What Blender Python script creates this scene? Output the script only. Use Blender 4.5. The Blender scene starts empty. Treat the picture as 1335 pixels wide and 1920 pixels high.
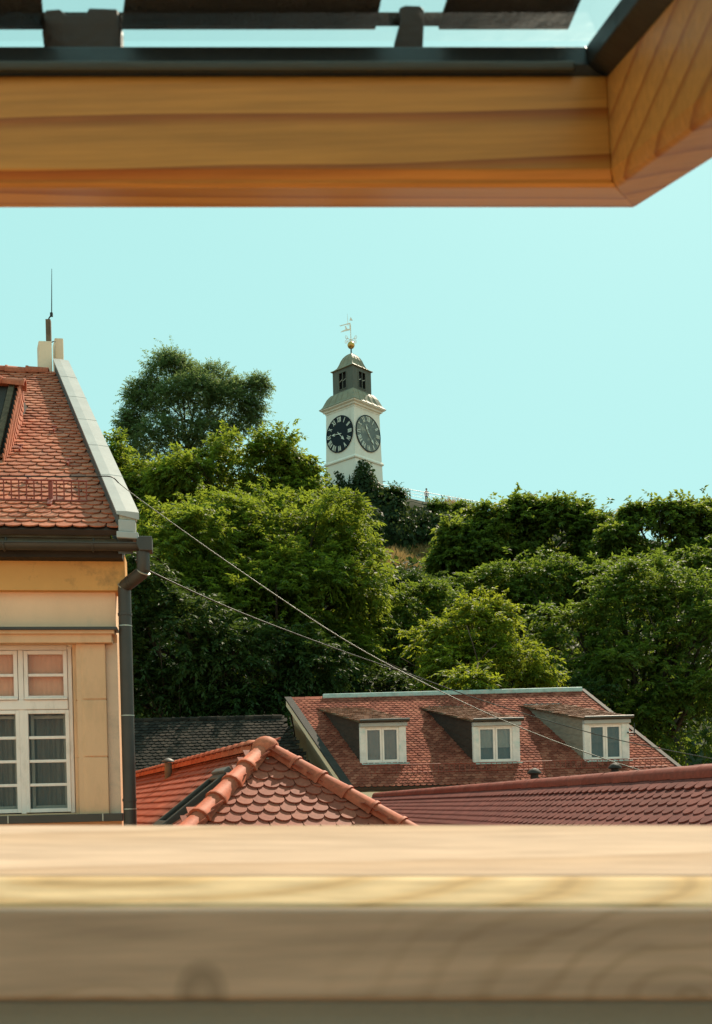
import bpy, math, random
import numpy as np
from mathutils import Vector, Matrix
random.seed(7); rng = np.random.default_rng(7)
SC = bpy.context.scene
COL = SC.collection
R = math.radians
# ------------------------------------------------------------------ camera
F, HZ, ROLL, CZ = 1950.0, 1506.0, 0.025, 9.0      # focal length and horizon row in photo pixels (1335 x 1920)
cd = bpy.data.cameras.new('camera'); cam = bpy.data.objects.new('camera', cd); COL.objects.link(cam)
SC.camera = cam
cd.sensor_fit = 'VERTICAL'; cd.sensor_height = 36.0; cd.sensor_width = 36.0
cd.lens = F / 1920 * 36.0
cd.shift_y = (HZ - 960) / 1920
cd.clip_start = 0.02; cd.clip_end = 6000
cam.matrix_world = Matrix.Translation((0, 0, CZ)) @ Matrix.Rotation(R(90), 4, 'X') @ Matrix.Rotation(-ROLL, 4, 'Z')
cd.dof.use_dof = True; cd.dof.focus_distance = 45.0; cd.dof.aperture_fstop = 16.0
# ------------------------------------------------------------------ light
SUN_AZ, SUN_EL = R(22), R(46)                      # azimuth from +Y (view direction) towards +X
SUNV = Vector((math.sin(SUN_AZ) * math.cos(SUN_EL), math.cos(SUN_AZ) * math.cos(SUN_EL), math.sin(SUN_EL)))
world = bpy.data.worlds.new('World'); SC.world = world; world.use_nodes = True
wn = world.node_tree; wn.nodes.clear()
sky = wn.nodes.new('ShaderNodeTexSky'); sky.sky_type = 'NISHITA'; sky.sun_disc = False
sky.sun_elevation = SUN_EL; sky.sun_rotation = SUN_AZ
sky.air_density = 1.0; sky.dust_density = 1.5; sky.ozone_density = 1.0
mixs = wn.nodes.new('ShaderNodeMix'); mixs.data_type = 'RGBA'; mixs.inputs[0].default_value = 0.9
mixs.inputs[7].default_value = (4.9, 9.2, 8.75, 1)
bg = wn.nodes.new('ShaderNodeBackground'); bg.inputs[1].default_value = 0.066
wo = wn.nodes.new('ShaderNodeOutputWorld')
wn.links.new(sky.outputs[0], mixs.inputs[6]); wn.links.new(mixs.outputs[2], bg.inputs[0]); wn.links.new(bg.outputs[0], wo.inputs[0])
sd = bpy.data.lights.new('sun', 'SUN'); sd.energy = 5.0; sd.angle = R(0.53); sd.color = (1.0, 0.86, 0.66)
sun = bpy.data.objects.new('sun', sd); COL.objects.link(sun)
sun.rotation_euler = SUNV.to_track_quat('Z', 'Y').to_euler(); sun.location = (20, 40, 60)
SC.view_settings.view_transform = 'Standard'; SC.view_settings.look = 'None'
SC.view_settings.exposure = 0.6; SC.view_settings.gamma = 1.0
SC.cycles.max_bounces = 6; SC.cycles.diffuse_bounces = 3; SC.cycles.glossy_bounces = 3
SC.cycles.transmission_bounces = 4; SC.cycles.transparent_max_bounces = 10
SC.cycles.caustics_reflective = False; SC.cycles.caustics_refractive = False
SC.cycles.use_denoising = True

# ------------------------------------------------------------------ helpers
_c, _s = math.cos(ROLL), math.sin(ROLL)
def UV(px, py):
    u, v = (px - 667.5) / F, (HZ - py) / F
    return u * _c + v * _s, -u * _s + v * _c
def W(px, py, D):                                   # the point at depth D behind a photo pixel
    u, v = UV(px, py)
    return Vector((u * D, D, CZ + v * D))
def ray_plane(px, py, p0, n):
    u, v = UV(px, py); d = Vector((u, 1, v)); o = Vector((0, 0, CZ))
    t = (Vector(p0) - o).dot(n) / d.dot(n)
    return o + d * t
def az(deg):                                        # horizontal unit vector at azimuth deg from +Y towards +X
    return Vector((math.sin(R(deg)), math.cos(R(deg)), 0))
UP = Vector((0, 0, 1))

def tag(o, label=None, cat=None, group=None, kind=None):
    if label: o['label'] = label
    if cat: o['category'] = cat
    if group: o['group'] = group
    if kind: o['kind'] = kind
    return o
def off(o):
    v = Vector((0, 0, 0))
    while o is not None:
        v = v + o.location; o = o.parent
    return v
def thing(name, loc, label, cat, group=None):
    o = bpy.data.objects.new(name, None); COL.objects.link(o); o.location = loc
    o.empty_display_size = 0.2
    return tag(o, label, cat, group)

class MB:
    def __init__(s): s.v = []; s.f = []; s.mi = []
    def add(s, vs, fs, mi=0):
        b = len(s.v); s.v += [Vector(v) for v in vs]
        s.f += [tuple(i + b for i in f) for f in fs]; s.mi += [mi] * len(fs)
        return s
    def box(s, o, ex, ey, ez, a, b, c, mi=0):       # a, b, c: (min, max) along the three axes
        vs = [o + ex * x + ey * y + ez * z for z in c for y in b for x in a]
        return s.add(vs, [(0, 2, 3, 1), (4, 5, 7, 6), (0, 1, 5, 4), (2, 6, 7, 3), (0, 4, 6, 2), (1, 3, 7, 5)], mi)
    def prism(s, pts, d, mi=0):                     # polygon swept by d
        n = len(pts); pts = [Vector(p) for p in pts]
        vs = pts + [p + d for p in pts]
        fs = [tuple(range(n))[::-1], tuple(range(n, 2 * n))] + [(i, (i + 1) % n, n + (i + 1) % n, n + i) for i in range(n)]
        return s.add(vs, fs, mi)
    def loft(s, rings, closed=True, caps=True, mi=0):
        n = len(rings[0]); vs = [p for r in rings for p in r]; fs = []
        for k in range(len(rings) - 1):
            for i in range(n if closed else n - 1):
                j = (i + 1) % n
                fs.append((k * n + i, k * n + j, (k + 1) * n + j, (k + 1) * n + i))
        if caps and closed:
            fs.append(tuple(range(n))[::-1]); fs.append(tuple(range((len(rings) - 1) * n, len(rings) * n)))
        return s.add(vs, fs, mi)
    def tube(s, pts, r, n=8, mi=0, caps=True):
        pts = [Vector(p) for p in pts]; rs = r if isinstance(r, (list, tuple)) else [r] * len(pts)
        rings = []; prev = None
        for i, p in enumerate(pts):
            a = pts[max(i - 1, 0)]; b = pts[min(i + 1, len(pts) - 1)]; t = (b - a).normalized()
            ref = prev if prev is not None else (UP if abs(t.z) < 0.9 else Vector((1, 0, 0)))
            x = (ref - t * ref.dot(t)).normalized(); y = t.cross(x); prev = x
            rings.append([p + (x * math.cos(2 * math.pi * k / n) + y * math.sin(2 * math.pi * k / n)) * rs[i] for k in range(n)])
        return s.loft(rings, True, caps, mi)
    def lathe(s, c, prof, n=16, mi=0):              # prof: list of (radius, z)
        rings = [[c + Vector((r * math.cos(2 * math.pi * k / n), r * math.sin(2 * math.pi * k / n), z)) for k in range(n)] for r, z in prof]
        return s.loft(rings, True, True, mi)
    def build(s, name, mats, parent=None, smooth=False, bevel=0, base=False):
        o_ = off(parent) if parent else Vector((0, 0, 0))
        loc = Vector((0, 0, 0))
        if parent is None or base:
            lo = [min(v[i] for v in s.v) for i in range(3)]; hi = [max(v[i] for v in s.v) for i in range(3)]
            loc = Vector(((lo[0] + hi[0]) / 2, (lo[1] + hi[1]) / 2, lo[2])) - o_
        me = bpy.data.meshes.new(name)
        me.from_pydata([tuple(v - o_ - loc) for v in s.v], [], s.f)
        for m in (mats if isinstance(mats, (list, tuple)) else [mats]): me.materials.append(m)
        if any(s.mi): me.polygons.foreach_set('material_index', s.mi)
        if smooth: me.polygons.foreach_set('use_smooth', [True] * len(me.polygons))
        me.update()
        o = bpy.data.objects.new(name, me); COL.objects.link(o); o.parent = parent; o.location = loc
        fix_normals(me)
        if smooth == 'auto' or (smooth and smooth != 'full'):
            try: me.set_sharp_from_angle(angle=R(40))
            except Exception: pass
        if bevel:
            b = o.modifiers.new('bevel', 'BEVEL'); b.width = bevel; b.segments = 2; b.limit_method = 'ANGLE'; b.angle_limit = R(35)
        return o
import bmesh
def fix_normals(me):
    bm = bmesh.new(); bm.from_mesh(me); bmesh.ops.recalc_face_normals(bm, faces=bm.faces); bm.to_mesh(me); bm.free()
def np_mesh(name, verts, quads, mat, parent=None, tri=False):
    k = quads.shape[1]
    o_ = off(parent) if parent else Vector((0, 0, 0))
    me = bpy.data.meshes.new(name)
    v = (verts - np.array(o_)).astype(np.float32)
    me.vertices.add(len(v)); me.vertices.foreach_set('co', v.ravel())
    me.loops.add(quads.size); me.loops.foreach_set('vertex_index', quads.astype(np.int32).ravel())
    me.polygons.add(len(quads)); me.polygons.foreach_set('loop_start', np.arange(0, quads.size, k, dtype=np.int32))
    me.materials.append(mat); me.update(calc_edges=True)
    o = bpy.data.objects.new(name, me); COL.objects.link(o); o.parent = parent
    return o

# ------------------------------------------------------------------ materials
def nodes_mat(name):
    m = bpy.data.materials.new(name); m.use_nodes = True
    nt = m.node_tree; b = nt.nodes['Principled BSDF']
    return m, nt, b
def N(nt, t, **kw):
    n = nt.nodes.new(t)
    for k, v in kw.items():
        if k.startswith('i_'):
            key = k[2:]; n.inputs[int(key) if key.isdigit() else key.replace('_', ' ')].default_value = v
        else: setattr(n, k, v)
    return n
def ramp(nt, fac, stops):
    r = nt.nodes.new('ShaderNodeValToRGB'); el = r.color_ramp.elements
    while len(el) < len(stops): el.new(0.5)
    for e, (p, c) in zip(el, stops): e.position = p; e.color = (*c, 1)
    nt.links.new(fac, r.inputs[0]); return r
def mul(c, k): return tuple(x * k for x in c)
def surf(name, col, rough=0.7, var=0.25, scale=3.0, bump=0.15, bscale=60.0, spec=0.3, metal=0.0, stain=None, stain_amt=0.5, sscale=1.2, anis=(1, 1, 1)):
    """plain weathered surface: large blotches, fine grain, optional stains of another colour"""
    m, nt, b = nodes_mat(name); L = nt.links
    tc = N(nt, 'ShaderNodeTexCoord'); mp = N(nt, 'ShaderNodeMapping'); mp.inputs[3].default_value = anis
    L.new(tc.outputs['Object'], mp.inputs[0])
    n1 = N(nt, 'ShaderNodeTexNoise', i_Scale=scale, i_Detail=6.0, i_Roughness=0.6); L.new(mp.outputs[0], n1.inputs[0])
    r = ramp(nt, n1.outputs[0], [(0.25, mul(col, 1 - var)), (0.75, mul(col, 1 + var * 0.6))])
    out = r.outputs[0]
    if stain:
        n3 = N(nt, 'ShaderNodeTexNoise', i_Scale=sscale, i_Detail=8.0, i_Roughness=0.7); L.new(mp.outputs[0], n3.inputs[0])
        rr = ramp(nt, n3.outputs[0], [(0.52, (0, 0, 0)), (0.72, (stain_amt,) * 3)])
        mx = N(nt, 'ShaderNodeMix', data_type='RGBA'); L.new(rr.outputs[0], mx.inputs[0]); L.new(out, mx.inputs[6]); mx.inputs[7].default_value = (*stain, 1)
        out = mx.outputs[2]
    L.new(out, b.inputs['Base Color'])
    n2 = N(nt, 'ShaderNodeTexNoise', i_Scale=bscale, i_Detail=4.0); L.new(mp.outputs[0], n2.inputs[0])
    bp = N(nt, 'ShaderNodeBump', i_Strength=bump, i_Distance=0.02); L.new(n2.outputs[0], bp.inputs['Height']); L.new(bp.outputs[0], b.inputs['Normal'])
    b.inputs['Roughness'].default_value = rough; b.inputs['Specular IOR Level'].default_value = spec; b.inputs['Metallic'].default_value = metal
    return m
def tilemat(name, stops, rough=0.6, spec=0.35, dirt=(0.03, 0.025, 0.02), dirt_amt=0.5, dscale=1.5):
    """clay tiles: every tile its own tone, plus lichen and soot patches that run across tiles"""
    m, nt, b = nodes_mat(name); L = nt.links
    g = N(nt, 'ShaderNodeNewGeometry'); oi = N(nt, 'ShaderNodeObjectInfo')
    ad = N(nt, 'ShaderNodeMath', operation='ADD'); L.new(g.outputs['Random Per Island'], ad.inputs[0]); L.new(oi.outputs['Random'], ad.inputs[1])
    fr = N(nt, 'ShaderNodeMath', operation='FRACT'); L.new(ad.outputs[0], fr.inputs[0])
    r = ramp(nt, fr.outputs[0], stops)
    n1 = N(nt, 'ShaderNodeTexNoise', i_Scale=dscale, i_Detail=8.0, i_Roughness=0.7); L.new(g.outputs['Position'], n1.inputs[0])
    rr = ramp(nt, n1.outputs[0], [(0.48, (0, 0, 0)), (0.75, (dirt_amt,) * 3)])
    mx = N(nt, 'ShaderNodeMix', data_type='RGBA'); L.new(rr.outputs[0], mx.inputs[0]); L.new(r.outputs[0], mx.inputs[6]); mx.inputs[7].default_value = (*dirt, 1)
    n2 = N(nt, 'ShaderNodeTexNoise', i_Scale=30.0, i_Detail=5.0); L.new(g.outputs['Position'], n2.inputs[0])
    m2 = N(nt, 'ShaderNodeMix', data_type='RGBA', blend_type='MULTIPLY'); m2.inputs[0].default_value = 1.0
    r2 = ramp(nt, n2.outputs[0], [(0.3, (0.78,) * 3), (0.7, (1.1,) * 3)])
    L.new(mx.outputs[2], m2.inputs[6]); L.new(r2.outputs[0], m2.inputs[7])
    L.new(m2.outputs[2], b.inputs['Base Color'])
    bp = N(nt, 'ShaderNodeBump', i_Strength=0.12, i_Distance=0.01); L.new(n2.outputs[0], bp.inputs['Height']); L.new(bp.outputs[0], b.inputs['Normal'])
    b.inputs['Roughness'].default_value = rough; b.inputs['Specular IOR Level'].default_value = spec
    return m
def leafmat(name, stops, trans=0.45, tcol=(0.25, 0.36, 0.03)):
    m, nt, b = nodes_mat(name); L = nt.links
    g = N(nt, 'ShaderNodeNewGeometry')
    n1 = N(nt, 'ShaderNodeTexNoise', i_Scale=0.5, i_Detail=3.0); L.new(g.outputs['Position'], n1.inputs[0])
    ma = N(nt, 'ShaderNodeMath', operation='MULTIPLY_ADD', use_clamp=True); L.new(g.outputs['Random Per Island'], ma.inputs[0]); ma.inputs[1].default_value = 0.55
    ms = N(nt, 'ShaderNodeMath', operation='MULTIPLY_ADD'); L.new(n1.outputs[0], ms.inputs[0]); ms.inputs[1].default_value = 1.3; ms.inputs[2].default_value = -0.42
    L.new(ms.outputs[0], ma.inputs[2])
    r = ramp(nt, ma.outputs[0], stops)
    L.new(r.outputs[0], b.inputs['Base Color']); b.inputs['Roughness'].default_value = 0.6; b.inputs['Specular IOR Level'].default_value = 0.14
    t = N(nt, 'ShaderNodeBsdfTranslucent')
    mc = N(nt, 'ShaderNodeMix', data_type='RGBA', blend_type='MIX'); mc.inputs[0].default_value = 0.6
    L.new(r.outputs[0], mc.inputs[6]); mc.inputs[7].default_value = (*tcol, 1); L.new(mc.outputs[2], t.inputs[0])
    mx = N(nt, 'ShaderNodeMixShader'); mx.inputs[0].default_value = trans
    L.new(b.outputs[0], mx.inputs[1]); L.new(t.outputs[0], mx.inputs[2])
    L.new(mx.outputs[0], nt.nodes['Material Output'].inputs[0])
    return m
def wood(name, light, dark, scale=(2, 30, 30), rings=False, rough=0.35, wscale=1.6, dist=3.5, knots=0.0, spec=0.4, loc=(0, 0, 0), coat=0.15, bands=0.5):
    m, nt, b = nodes_mat(name); L = nt.links
    tc = N(nt, 'ShaderNodeTexCoord'); mp = N(nt, 'ShaderNodeMapping'); mp.inputs[3].default_value = scale; mp.inputs[1].default_value = loc
    L.new(tc.outputs['Object'], mp.inputs[0])
    wv = N(nt, 'ShaderNodeTexWave', wave_type='RINGS' if rings else 'BANDS', wave_profile='SAW' if not rings else 'SIN', i_Scale=wscale, i_Distortion=dist, i_Detail=3.0)
    if not rings: wv.bands_direction = 'Z'
    else: wv.rings_direction = 'SPHERICAL'
    wv.inputs['Detail Scale'].default_value = 0.6; wv.inputs['Detail Roughness'].default_value = 0.45
    L.new(mp.outputs[0], wv.inputs[0])
    fine = N(nt, 'ShaderNodeTexNoise', i_Scale=3.0, i_Detail=6.0, i_Roughness=0.6)
    mp2 = N(nt, 'ShaderNodeMapping'); mp2.inputs[3].default_value = (scale[0] * 1.5, 60, 60); L.new(tc.outputs['Object'], mp2.inputs[0]); L.new(mp2.outputs[0], fine.inputs[0])
    r = ramp(nt, wv.outputs[1], [(0.0, light), (bands, mul(light, 0.9)), (0.93, dark), (1.0, mul(dark, 0.85))])
    r2 = ramp(nt, fine.outputs[0], [(0.3, (0.72,) * 3), (0.7, (1.12,) * 3)])
    m2 = N(nt, 'ShaderNodeMix', data_type='RGBA', blend_type='MULTIPLY'); m2.inputs[0].default_value = 0.8
    L.new(r.outputs[0], m2.inputs[6]); L.new(r2.outputs[0], m2.inputs[7])
    out = m2.outputs[2]
    if knots:
        vo = N(nt, 'ShaderNodeTexNoise', i_Scale=14.0, i_Detail=4.0, i_Roughness=0.65); L.new(tc.outputs['Object'], vo.inputs[0])
        rk = ramp(nt, vo.outputs[0], [(0.62, (0, 0, 0)), (0.74, (knots,) * 3)])
        mk = N(nt, 'ShaderNodeMix', data_type='RGBA'); L.new(rk.outputs[0], mk.inputs[0]); L.new(out, mk.inputs[6]); mk.inputs[7].default_value = (*mul(dark, 0.45), 1)
        out = mk.outputs[2]
    L.new(out, b.inputs['Base Color'])
    b.inputs['Roughness'].default_value = rough; b.inputs['Specular IOR Level'].default_value = spec
    b.inputs['Coat Weight'].default_value = coat; b.inputs['Coat Roughness'].default_value = 0.25
    bp = N(nt, 'ShaderNodeBump', i_Strength=0.08, i_Distance=0.004); L.new(fine.outputs[0], bp.inputs['Height']); L.new(bp.outputs[0], b.inputs['Normal'])
    return m
def glassmat(name, tint=(0.9, 0.95, 0.95), gloss=0.12, rough=0.02, fres=1.0):
    m, nt, b = nodes_mat(name); L = nt.links; nt.nodes.remove(b)
    t = N(nt, 'ShaderNodeBsdfTransparent'); t.inputs[0].default_value = (*tint, 1)
    g = N(nt, 'ShaderNodeBsdfGlossy'); g.inputs['Roughness'].default_value = rough
    lw = N(nt, 'ShaderNodeLayerWeight'); lw.inputs[0].default_value = 0.25
    ma = N(nt, 'ShaderNodeMath', operation='MULTIPLY_ADD', use_clamp=True); L.new(lw.outputs['Fresnel'], ma.inputs[0]); ma.inputs[1].default_value = fres; ma.inputs[2].default_value = gloss
    mx = N(nt, 'ShaderNodeMixShader'); L.new(ma.outputs[0], mx.inputs[0]); L.new(t.outputs[0], mx.inputs[1]); L.new(g.outputs[0], mx.inputs[2])
    L.new(mx.outputs[0], nt.nodes['Material Output'].inputs[0])
    return m
M = {}
M['tile_house'] = tilemat('clay_tile', [(0, (0.38, 0.105, 0.055)), (0.5, (0.50, 0.145, 0.075)), (0.9, (0.58, 0.19, 0.105)), (1, (0.26, 0.09, 0.06))], dirt_amt=0.35, spec=.15, dscale=2.2)
M['tile_hip'] = tilemat('new_clay_tile', [(0, (0.27, 0.066, 0.040)), (0.5, (0.31, 0.078, 0.047)), (.9, (0.36, 0.096, 0.056)), (1, (0.2, 0.06, 0.04))], dirt_amt=0.25, rough=0.65, spec=0.12, dscale=3.0)
M['tile_maroon'] = tilemat('maroon_tile', [(0, (0.135, 0.036, 0.030)), (0.5, (0.155, 0.042, 0.034)), (1, (0.18, 0.050, 0.040))], dirt_amt=0.25, rough=0.75, spec=0.08, dscale=2.5)
M['tile_old'] = tilemat('weathered_tile', [(0, (0.20, 0.052, 0.033)), (0.5, (0.28, 0.074, 0.047)), (1, (0.38, 0.12, 0.075))], dirt_amt=0.45, spec=0.05, rough=.85, dscale=0.9)
M['tile_brown'] = tilemat('brown_tile', [(0, (0.26, 0.105, 0.062)), (0.5, (0.33, 0.14, 0.085)), (1, (0.42, 0.20, 0.125))], dirt_amt=0.3, spec=0.15)
M['tile_dark'] = tilemat('shade_dark_tile', [(0, (0.020, 0.016, 0.013)), (0.5, (0.033, 0.026, 0.021)), (1, (0.06, 0.042, 0.032))], dirt_amt=0.5, dirt=(0.010, 0.011, 0.008), rough=0.9, spec=0.08)  # dark weathered clay, darkened further with the trees' shade in its colour
M['cap'] = tilemat('ridge_clay', [(0, (0.38, 0.085, 0.043)), (0.5, (0.44, 0.105, 0.053)), (1, (0.50, 0.135, 0.07))], rough=.65, spec=.12, dirt=(0.22, 0.08, 0.05), dirt_amt=.6, dscale=5.0)
M['cap_maroon'] = tilemat('ridge_maroon', [(0, (0.20, 0.044, 0.030)), (0.5, (0.225, 0.050, 0.034)), (1, (0.26, 0.062, 0.042))], rough=.7, spec=.1, dirt=(0.11, 0.05, 0.04), dirt_amt=.5, dscale=4.0)
M['tile_deck'] = surf('bounce_tile_slope', (0.48, 0.30, 0.18), 0.8, 0.2)  # unseen slope, colour lightened to bounce warm light onto the sash
M['mortar'] = surf('mortar', (0.42, 0.36, 0.28), 0.9, 0.3, 12, 0.5, 70)
M['underlay'] = surf('roof_boarding', (0.06, 0.035, 0.025), 0.9, 0.3)
M['plaster'] = surf('ochre_plaster', (0.74, 0.425, 0.25), 0.85, 0.10, 1.6, 0.2, 90, 0.12, stain=(0.42, 0.27, 0.16), stain_amt=0.5, sscale=2.4, anis=(1, 1, .35))
M['plaster_pale'] = surf('peach_plaster', (0.88, 0.55, 0.36), 0.85, 0.09, 1.8, 0.2, 90, 0.12, stain=(0.5, 0.38, 0.28), stain_amt=0.5, sscale=2.4, anis=(1, 1, .35))
M['plaster_strip'] = surf('grey_peach_plaster', (0.82, 0.58, 0.43), 0.9, 0.12, 3, 0.2, 80, 0.15, stain=(0.35, 0.28, 0.22), stain_amt=0.5, sscale=3)
M['plaster_frieze'] = surf('deep_ochre_plaster', (0.70, 0.345, 0.12), 0.85, 0.12, 1.8, 0.15, 90, 0.15, stain=(0.20, 0.12, 0.06), stain_amt=0.65, sscale=3.2)
M['wall_beige'] = surf('beige_render', (0.55, 0.46, 0.33), 0.9, 0.12)
M['brown_metal'] = surf('brown_sheet_metal', (0.045, 0.034, 0.026), 0.5, 0.25, 5, 0.05, 40, 0.5)
M['solder'] = surf('solder', (0.42, 0.40, 0.34), 0.45, 0.2, 9, 0.05, 40, 0.5, 0.6)
M['zinc'] = surf('zinc_sheet', (0.40, 0.37, 0.35), 0.55, 0.14, 2.2, 0.06, 15, 0.4, 0.2, stain=(0.28, 0.265, 0.26), stain_amt=0.6, sscale=2.0)
M['zinc_dark'] = surf('dull_lead_sheet', (0.11, 0.105, 0.10), 0.6, 0.35, 3, 0.1, 20, 0.4, 0.3)
M['verdigris'] = surf('verdigris_sheet', (0.40, 0.50, 0.46), 0.6, 0.3, 6, 0.1, 30, 0.3, 0.1, stain=(0.62, 0.48, 0.42), stain_amt=0.9, sscale=4)
M['cheek'] = surf('dark_cheek_boards', (0.055, 0.036, 0.028), .8, .3, 3, .3, 20, .15, anis=(1, 1, 4))
M['cheek_grey'] = surf('grey_cheek_boards', (0.26, 0.21, 0.165), .8, .3, 3, .3, 20, .15, anis=(1, 1, 4))
M['pale_clad'] = surf('faded_cladding', (0.74, 0.63, 0.58), 0.6, 0.2, 5, 0.1, 30, 0.3, 0.0, stain=(0.36, 0.50, 0.46), stain_amt=0.9, sscale=2.2)
M['whitewood'] = surf('old_white_paint', (0.86, 0.70, 0.63), 0.55, 0.09, 5, 0.12, 70, 0.35, stain=(0.42, 0.34, 0.28), stain_amt=0.45, sscale=7, anis=(1, 1, .4))
M['inner_wood'] = surf('inner_frame_paint', (0.42, 0.37, 0.31), 0.6, 0.1)
M['oldwood'] = surf('rotten_wood', (0.12, 0.085, 0.055), 0.9, 0.5, 3, 0.5, 30, 0.15, anis=(1, 5, 5))
M['darkwood'] = surf('dark_stained_wood', (0.035, 0.024, 0.018), 0.7, 0.4, 3, 0.3, 30, 0.25)
M['red_metal'] = surf('red_painted_steel', (0.26, 0.045, 0.025), 0.5, 0.2, 8, 0.05, 60, 0.4)
M['chimney'] = surf('pale_chimney_render', (0.82, 0.64, 0.48), 0.85, 0.1, 3, 0.2, 60, 0.15, stain=(0.4, 0.33, 0.25), stain_amt=0.3, sscale=3)
M['rust'] = surf('rusty_flue', (0.16, 0.115, 0.08), 0.8, 0.5, 6, 0.2, 60, 0.2)
M['black'] = surf('black_rubber', (0.012, 0.012, 0.012), 0.5, 0.2)
M['tower_white'] = surf('white_tower_render', (0.88, 0.77, 0.68), 0.9, 0.05, 0.6, 0.1, 20, 0.1, stain=(0.56, 0.48, 0.39), stain_amt=0.5, sscale=0.5, anis=(1, 1, .35))
M['copper'] = surf('grey_green_sheet', (0.27, 0.225, 0.15), 0.6, 0.3, 1.6, 0.15, 8, 0.25, 0.0, stain=(0.14, 0.15, 0.12), stain_amt=0.7, sscale=1.5)
M['lantern'] = surf('green_grey_boards', (0.115, 0.105, 0.08), 0.6, 0.25, 2.0, 0.2, 12, 0.3, anis=(4, 4, 0.6))
M['clock_dark'] = surf('black_dial', (0.010, 0.013, 0.017), 0.5, 0.3, 2, 0.02, 10, 0.15)
M['clock_worn'] = surf('worn_grey_dial', (0.13, 0.125, 0.105), 0.45, 0.4, 1.2, 0.02, 10, 0.5, stain=(0.38, 0.34, 0.25), stain_amt=0.9, sscale=1.1)
M['numeral'] = surf('cream_numerals', (0.74, 0.70, 0.60), 0.6, 0.12)
M['gold'] = surf('gilding', (0.62, 0.36, 0.10), 0.35, 0.3, 6, 0.05, 20, 0.5, 0.7)
M['fence'] = surf('blue_grey_rail', (0.10, 0.16, 0.20), 0.5, 0.2)
M['void'] = surf('dark_interior', (0.015, 0.014, 0.013), 0.9, 0.2)
M['glass'] = glassmat('window_glass', (0.93, 0.93, 0.92), 0.01, fres=0.35)
M['glass_sash'] = glassmat('sash_glass', (0.97, 0.98, 0.98), 0.0, fres=0.12)
M['glass_far'] = glassmat('dormer_glass', (0.8, 0.78, 0.75), 0.05, fres=0.5)
M['curtain_orange'] = surf('orange_blind', (0.95, 0.44, 0.28), 0.9, 0.12, 4, 0.3, 12, 0.1)
M['curtain_grey'] = surf('grey_net_curtain', (0.24, 0.20, 0.165), 0.9, 0.2, 3, 0.3, 12, 0.1, anis=(4, 4, .5))
M['reflect_rose'] = surf('rose_reflection_tint', (0.55, 0.38, 0.33), 0.9, 0.15, 4)
M['reflect_pale'] = surf('pale_reflection_tint', (0.62, 0.58, 0.54), 0.9, 0.15, 4)
M['bark'] = surf('bark', (0.06, 0.045, 0.032), 0.95, 0.4, 4, 0.6, 15, 0.1, anis=(1, 1, .3))
M['earth'] = surf('hill_soil', (0.035, 0.04, 0.018), 0.95, 0.4, 0.3, 0.6, 3, 0.1)
M['street'] = surf('pale_paving', (0.42, 0.28, 0.16), 0.9, 0.2)  # unseen ground, warm pale tone chosen to bounce light onto the facades
M['straw'] = leafmat('dry_grass', [(0, (0.20, 0.13, 0.05)), (0.5, (0.36, 0.23, 0.09)), (1, (0.48, 0.33, 0.14))], 0.3, (0.5, 0.32, 0.12))
M['leaf_mid'] = leafmat('leaf_mid', [(0, (0.026, 0.052, 0.009)), (0.5, (0.060, 0.095, 0.014)), (1, (0.13, 0.16, 0.024))], 0.46, (0.28, 0.36, 0.035))
M['leaf_lit'] = leafmat('leaf_bright', [(0, (0.045, 0.075, 0.010)), (0.5, (0.095, 0.13, 0.015)), (1, (0.20, 0.205, 0.02))], 0.5, (0.46, 0.50, 0.03))
M['leaf_big'] = leafmat('leaf_big', [(0, (0.032, 0.062, 0.010)), (0.5, (0.072, 0.112, 0.015)), (1, (0.15, 0.175, 0.022))], 0.5, (0.38, 0.44, 0.035))
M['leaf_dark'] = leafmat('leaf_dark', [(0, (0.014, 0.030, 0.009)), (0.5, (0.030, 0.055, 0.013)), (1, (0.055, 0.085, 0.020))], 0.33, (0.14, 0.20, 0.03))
M['leaf_grove'] = leafmat('leaf_grove', [(0, (0.028, 0.052, 0.010)), (0.5, (0.062, 0.098, 0.016)), (1, (0.12, 0.155, 0.026))], 0.5, (0.34, 0.40, 0.04))
M['leaf_grey'] = leafmat('leaf_grey_green', [(0, (0.042, 0.062, 0.024)), (0.5, (0.080, 0.11, 0.042)), (1, (0.13, 0.165, 0.065))], 0.5, (0.28, 0.37, 0.10))  # leaf colour brightened in place of distance haze
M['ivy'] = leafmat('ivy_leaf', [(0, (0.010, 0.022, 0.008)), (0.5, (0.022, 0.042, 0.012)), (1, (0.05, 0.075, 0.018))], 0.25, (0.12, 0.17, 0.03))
M['pine'] = wood('varnished_pine', (0.52, 0.225, 0.047), (0.33, 0.10, 0.017), (1.6, 14, 14), False, 0.4, .75, 7.0, 0.0, bands=.75, spec=.25, coat=.05)
M['pine_side'] = wood('varnished_pine_side', (0.46, 0.20, 0.045), (0.31, 0.10, 0.018), (14, 1.6, 14), False, 0.4, .8, 6.0, bands=.75, spec=.25, coat=.05)
M['pine_under'] = wood('varnished_pine_edge', (0.62, 0.28, 0.10), (0.40, 0.14, 0.04), (1.4, 14, 14), False, 0.4, 1.2, 3.0)
M['pine_sill'] = wood('pale_pine', (0.66, 0.475, 0.285), (0.56, 0.375, 0.20), (5, 22, 22), True, 0.8, 1.2, 5.0, loc=(0.6, 0, 0), spec=.02, coat=0.0)
M['pine_sill_outer'] = wood('pinkish_pine', (0.56, 0.40, 0.295), (0.49, 0.335, 0.23), (3, 16, 16), False, 0.8, 1.0, 3.0, spec=.02, coat=0.0)  # pinker, darker tone than the inner ledge
M['pine_front'] = wood('pine_rail_face', (0.62, 0.44, 0.27), (0.44, 0.27, 0.13), (7, 22, 22), True, 0.45, 1.1, 6.5, 0.7, loc=(-1.6, 0, .35), spec=.25, coat=.05, bands=.6)
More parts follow.
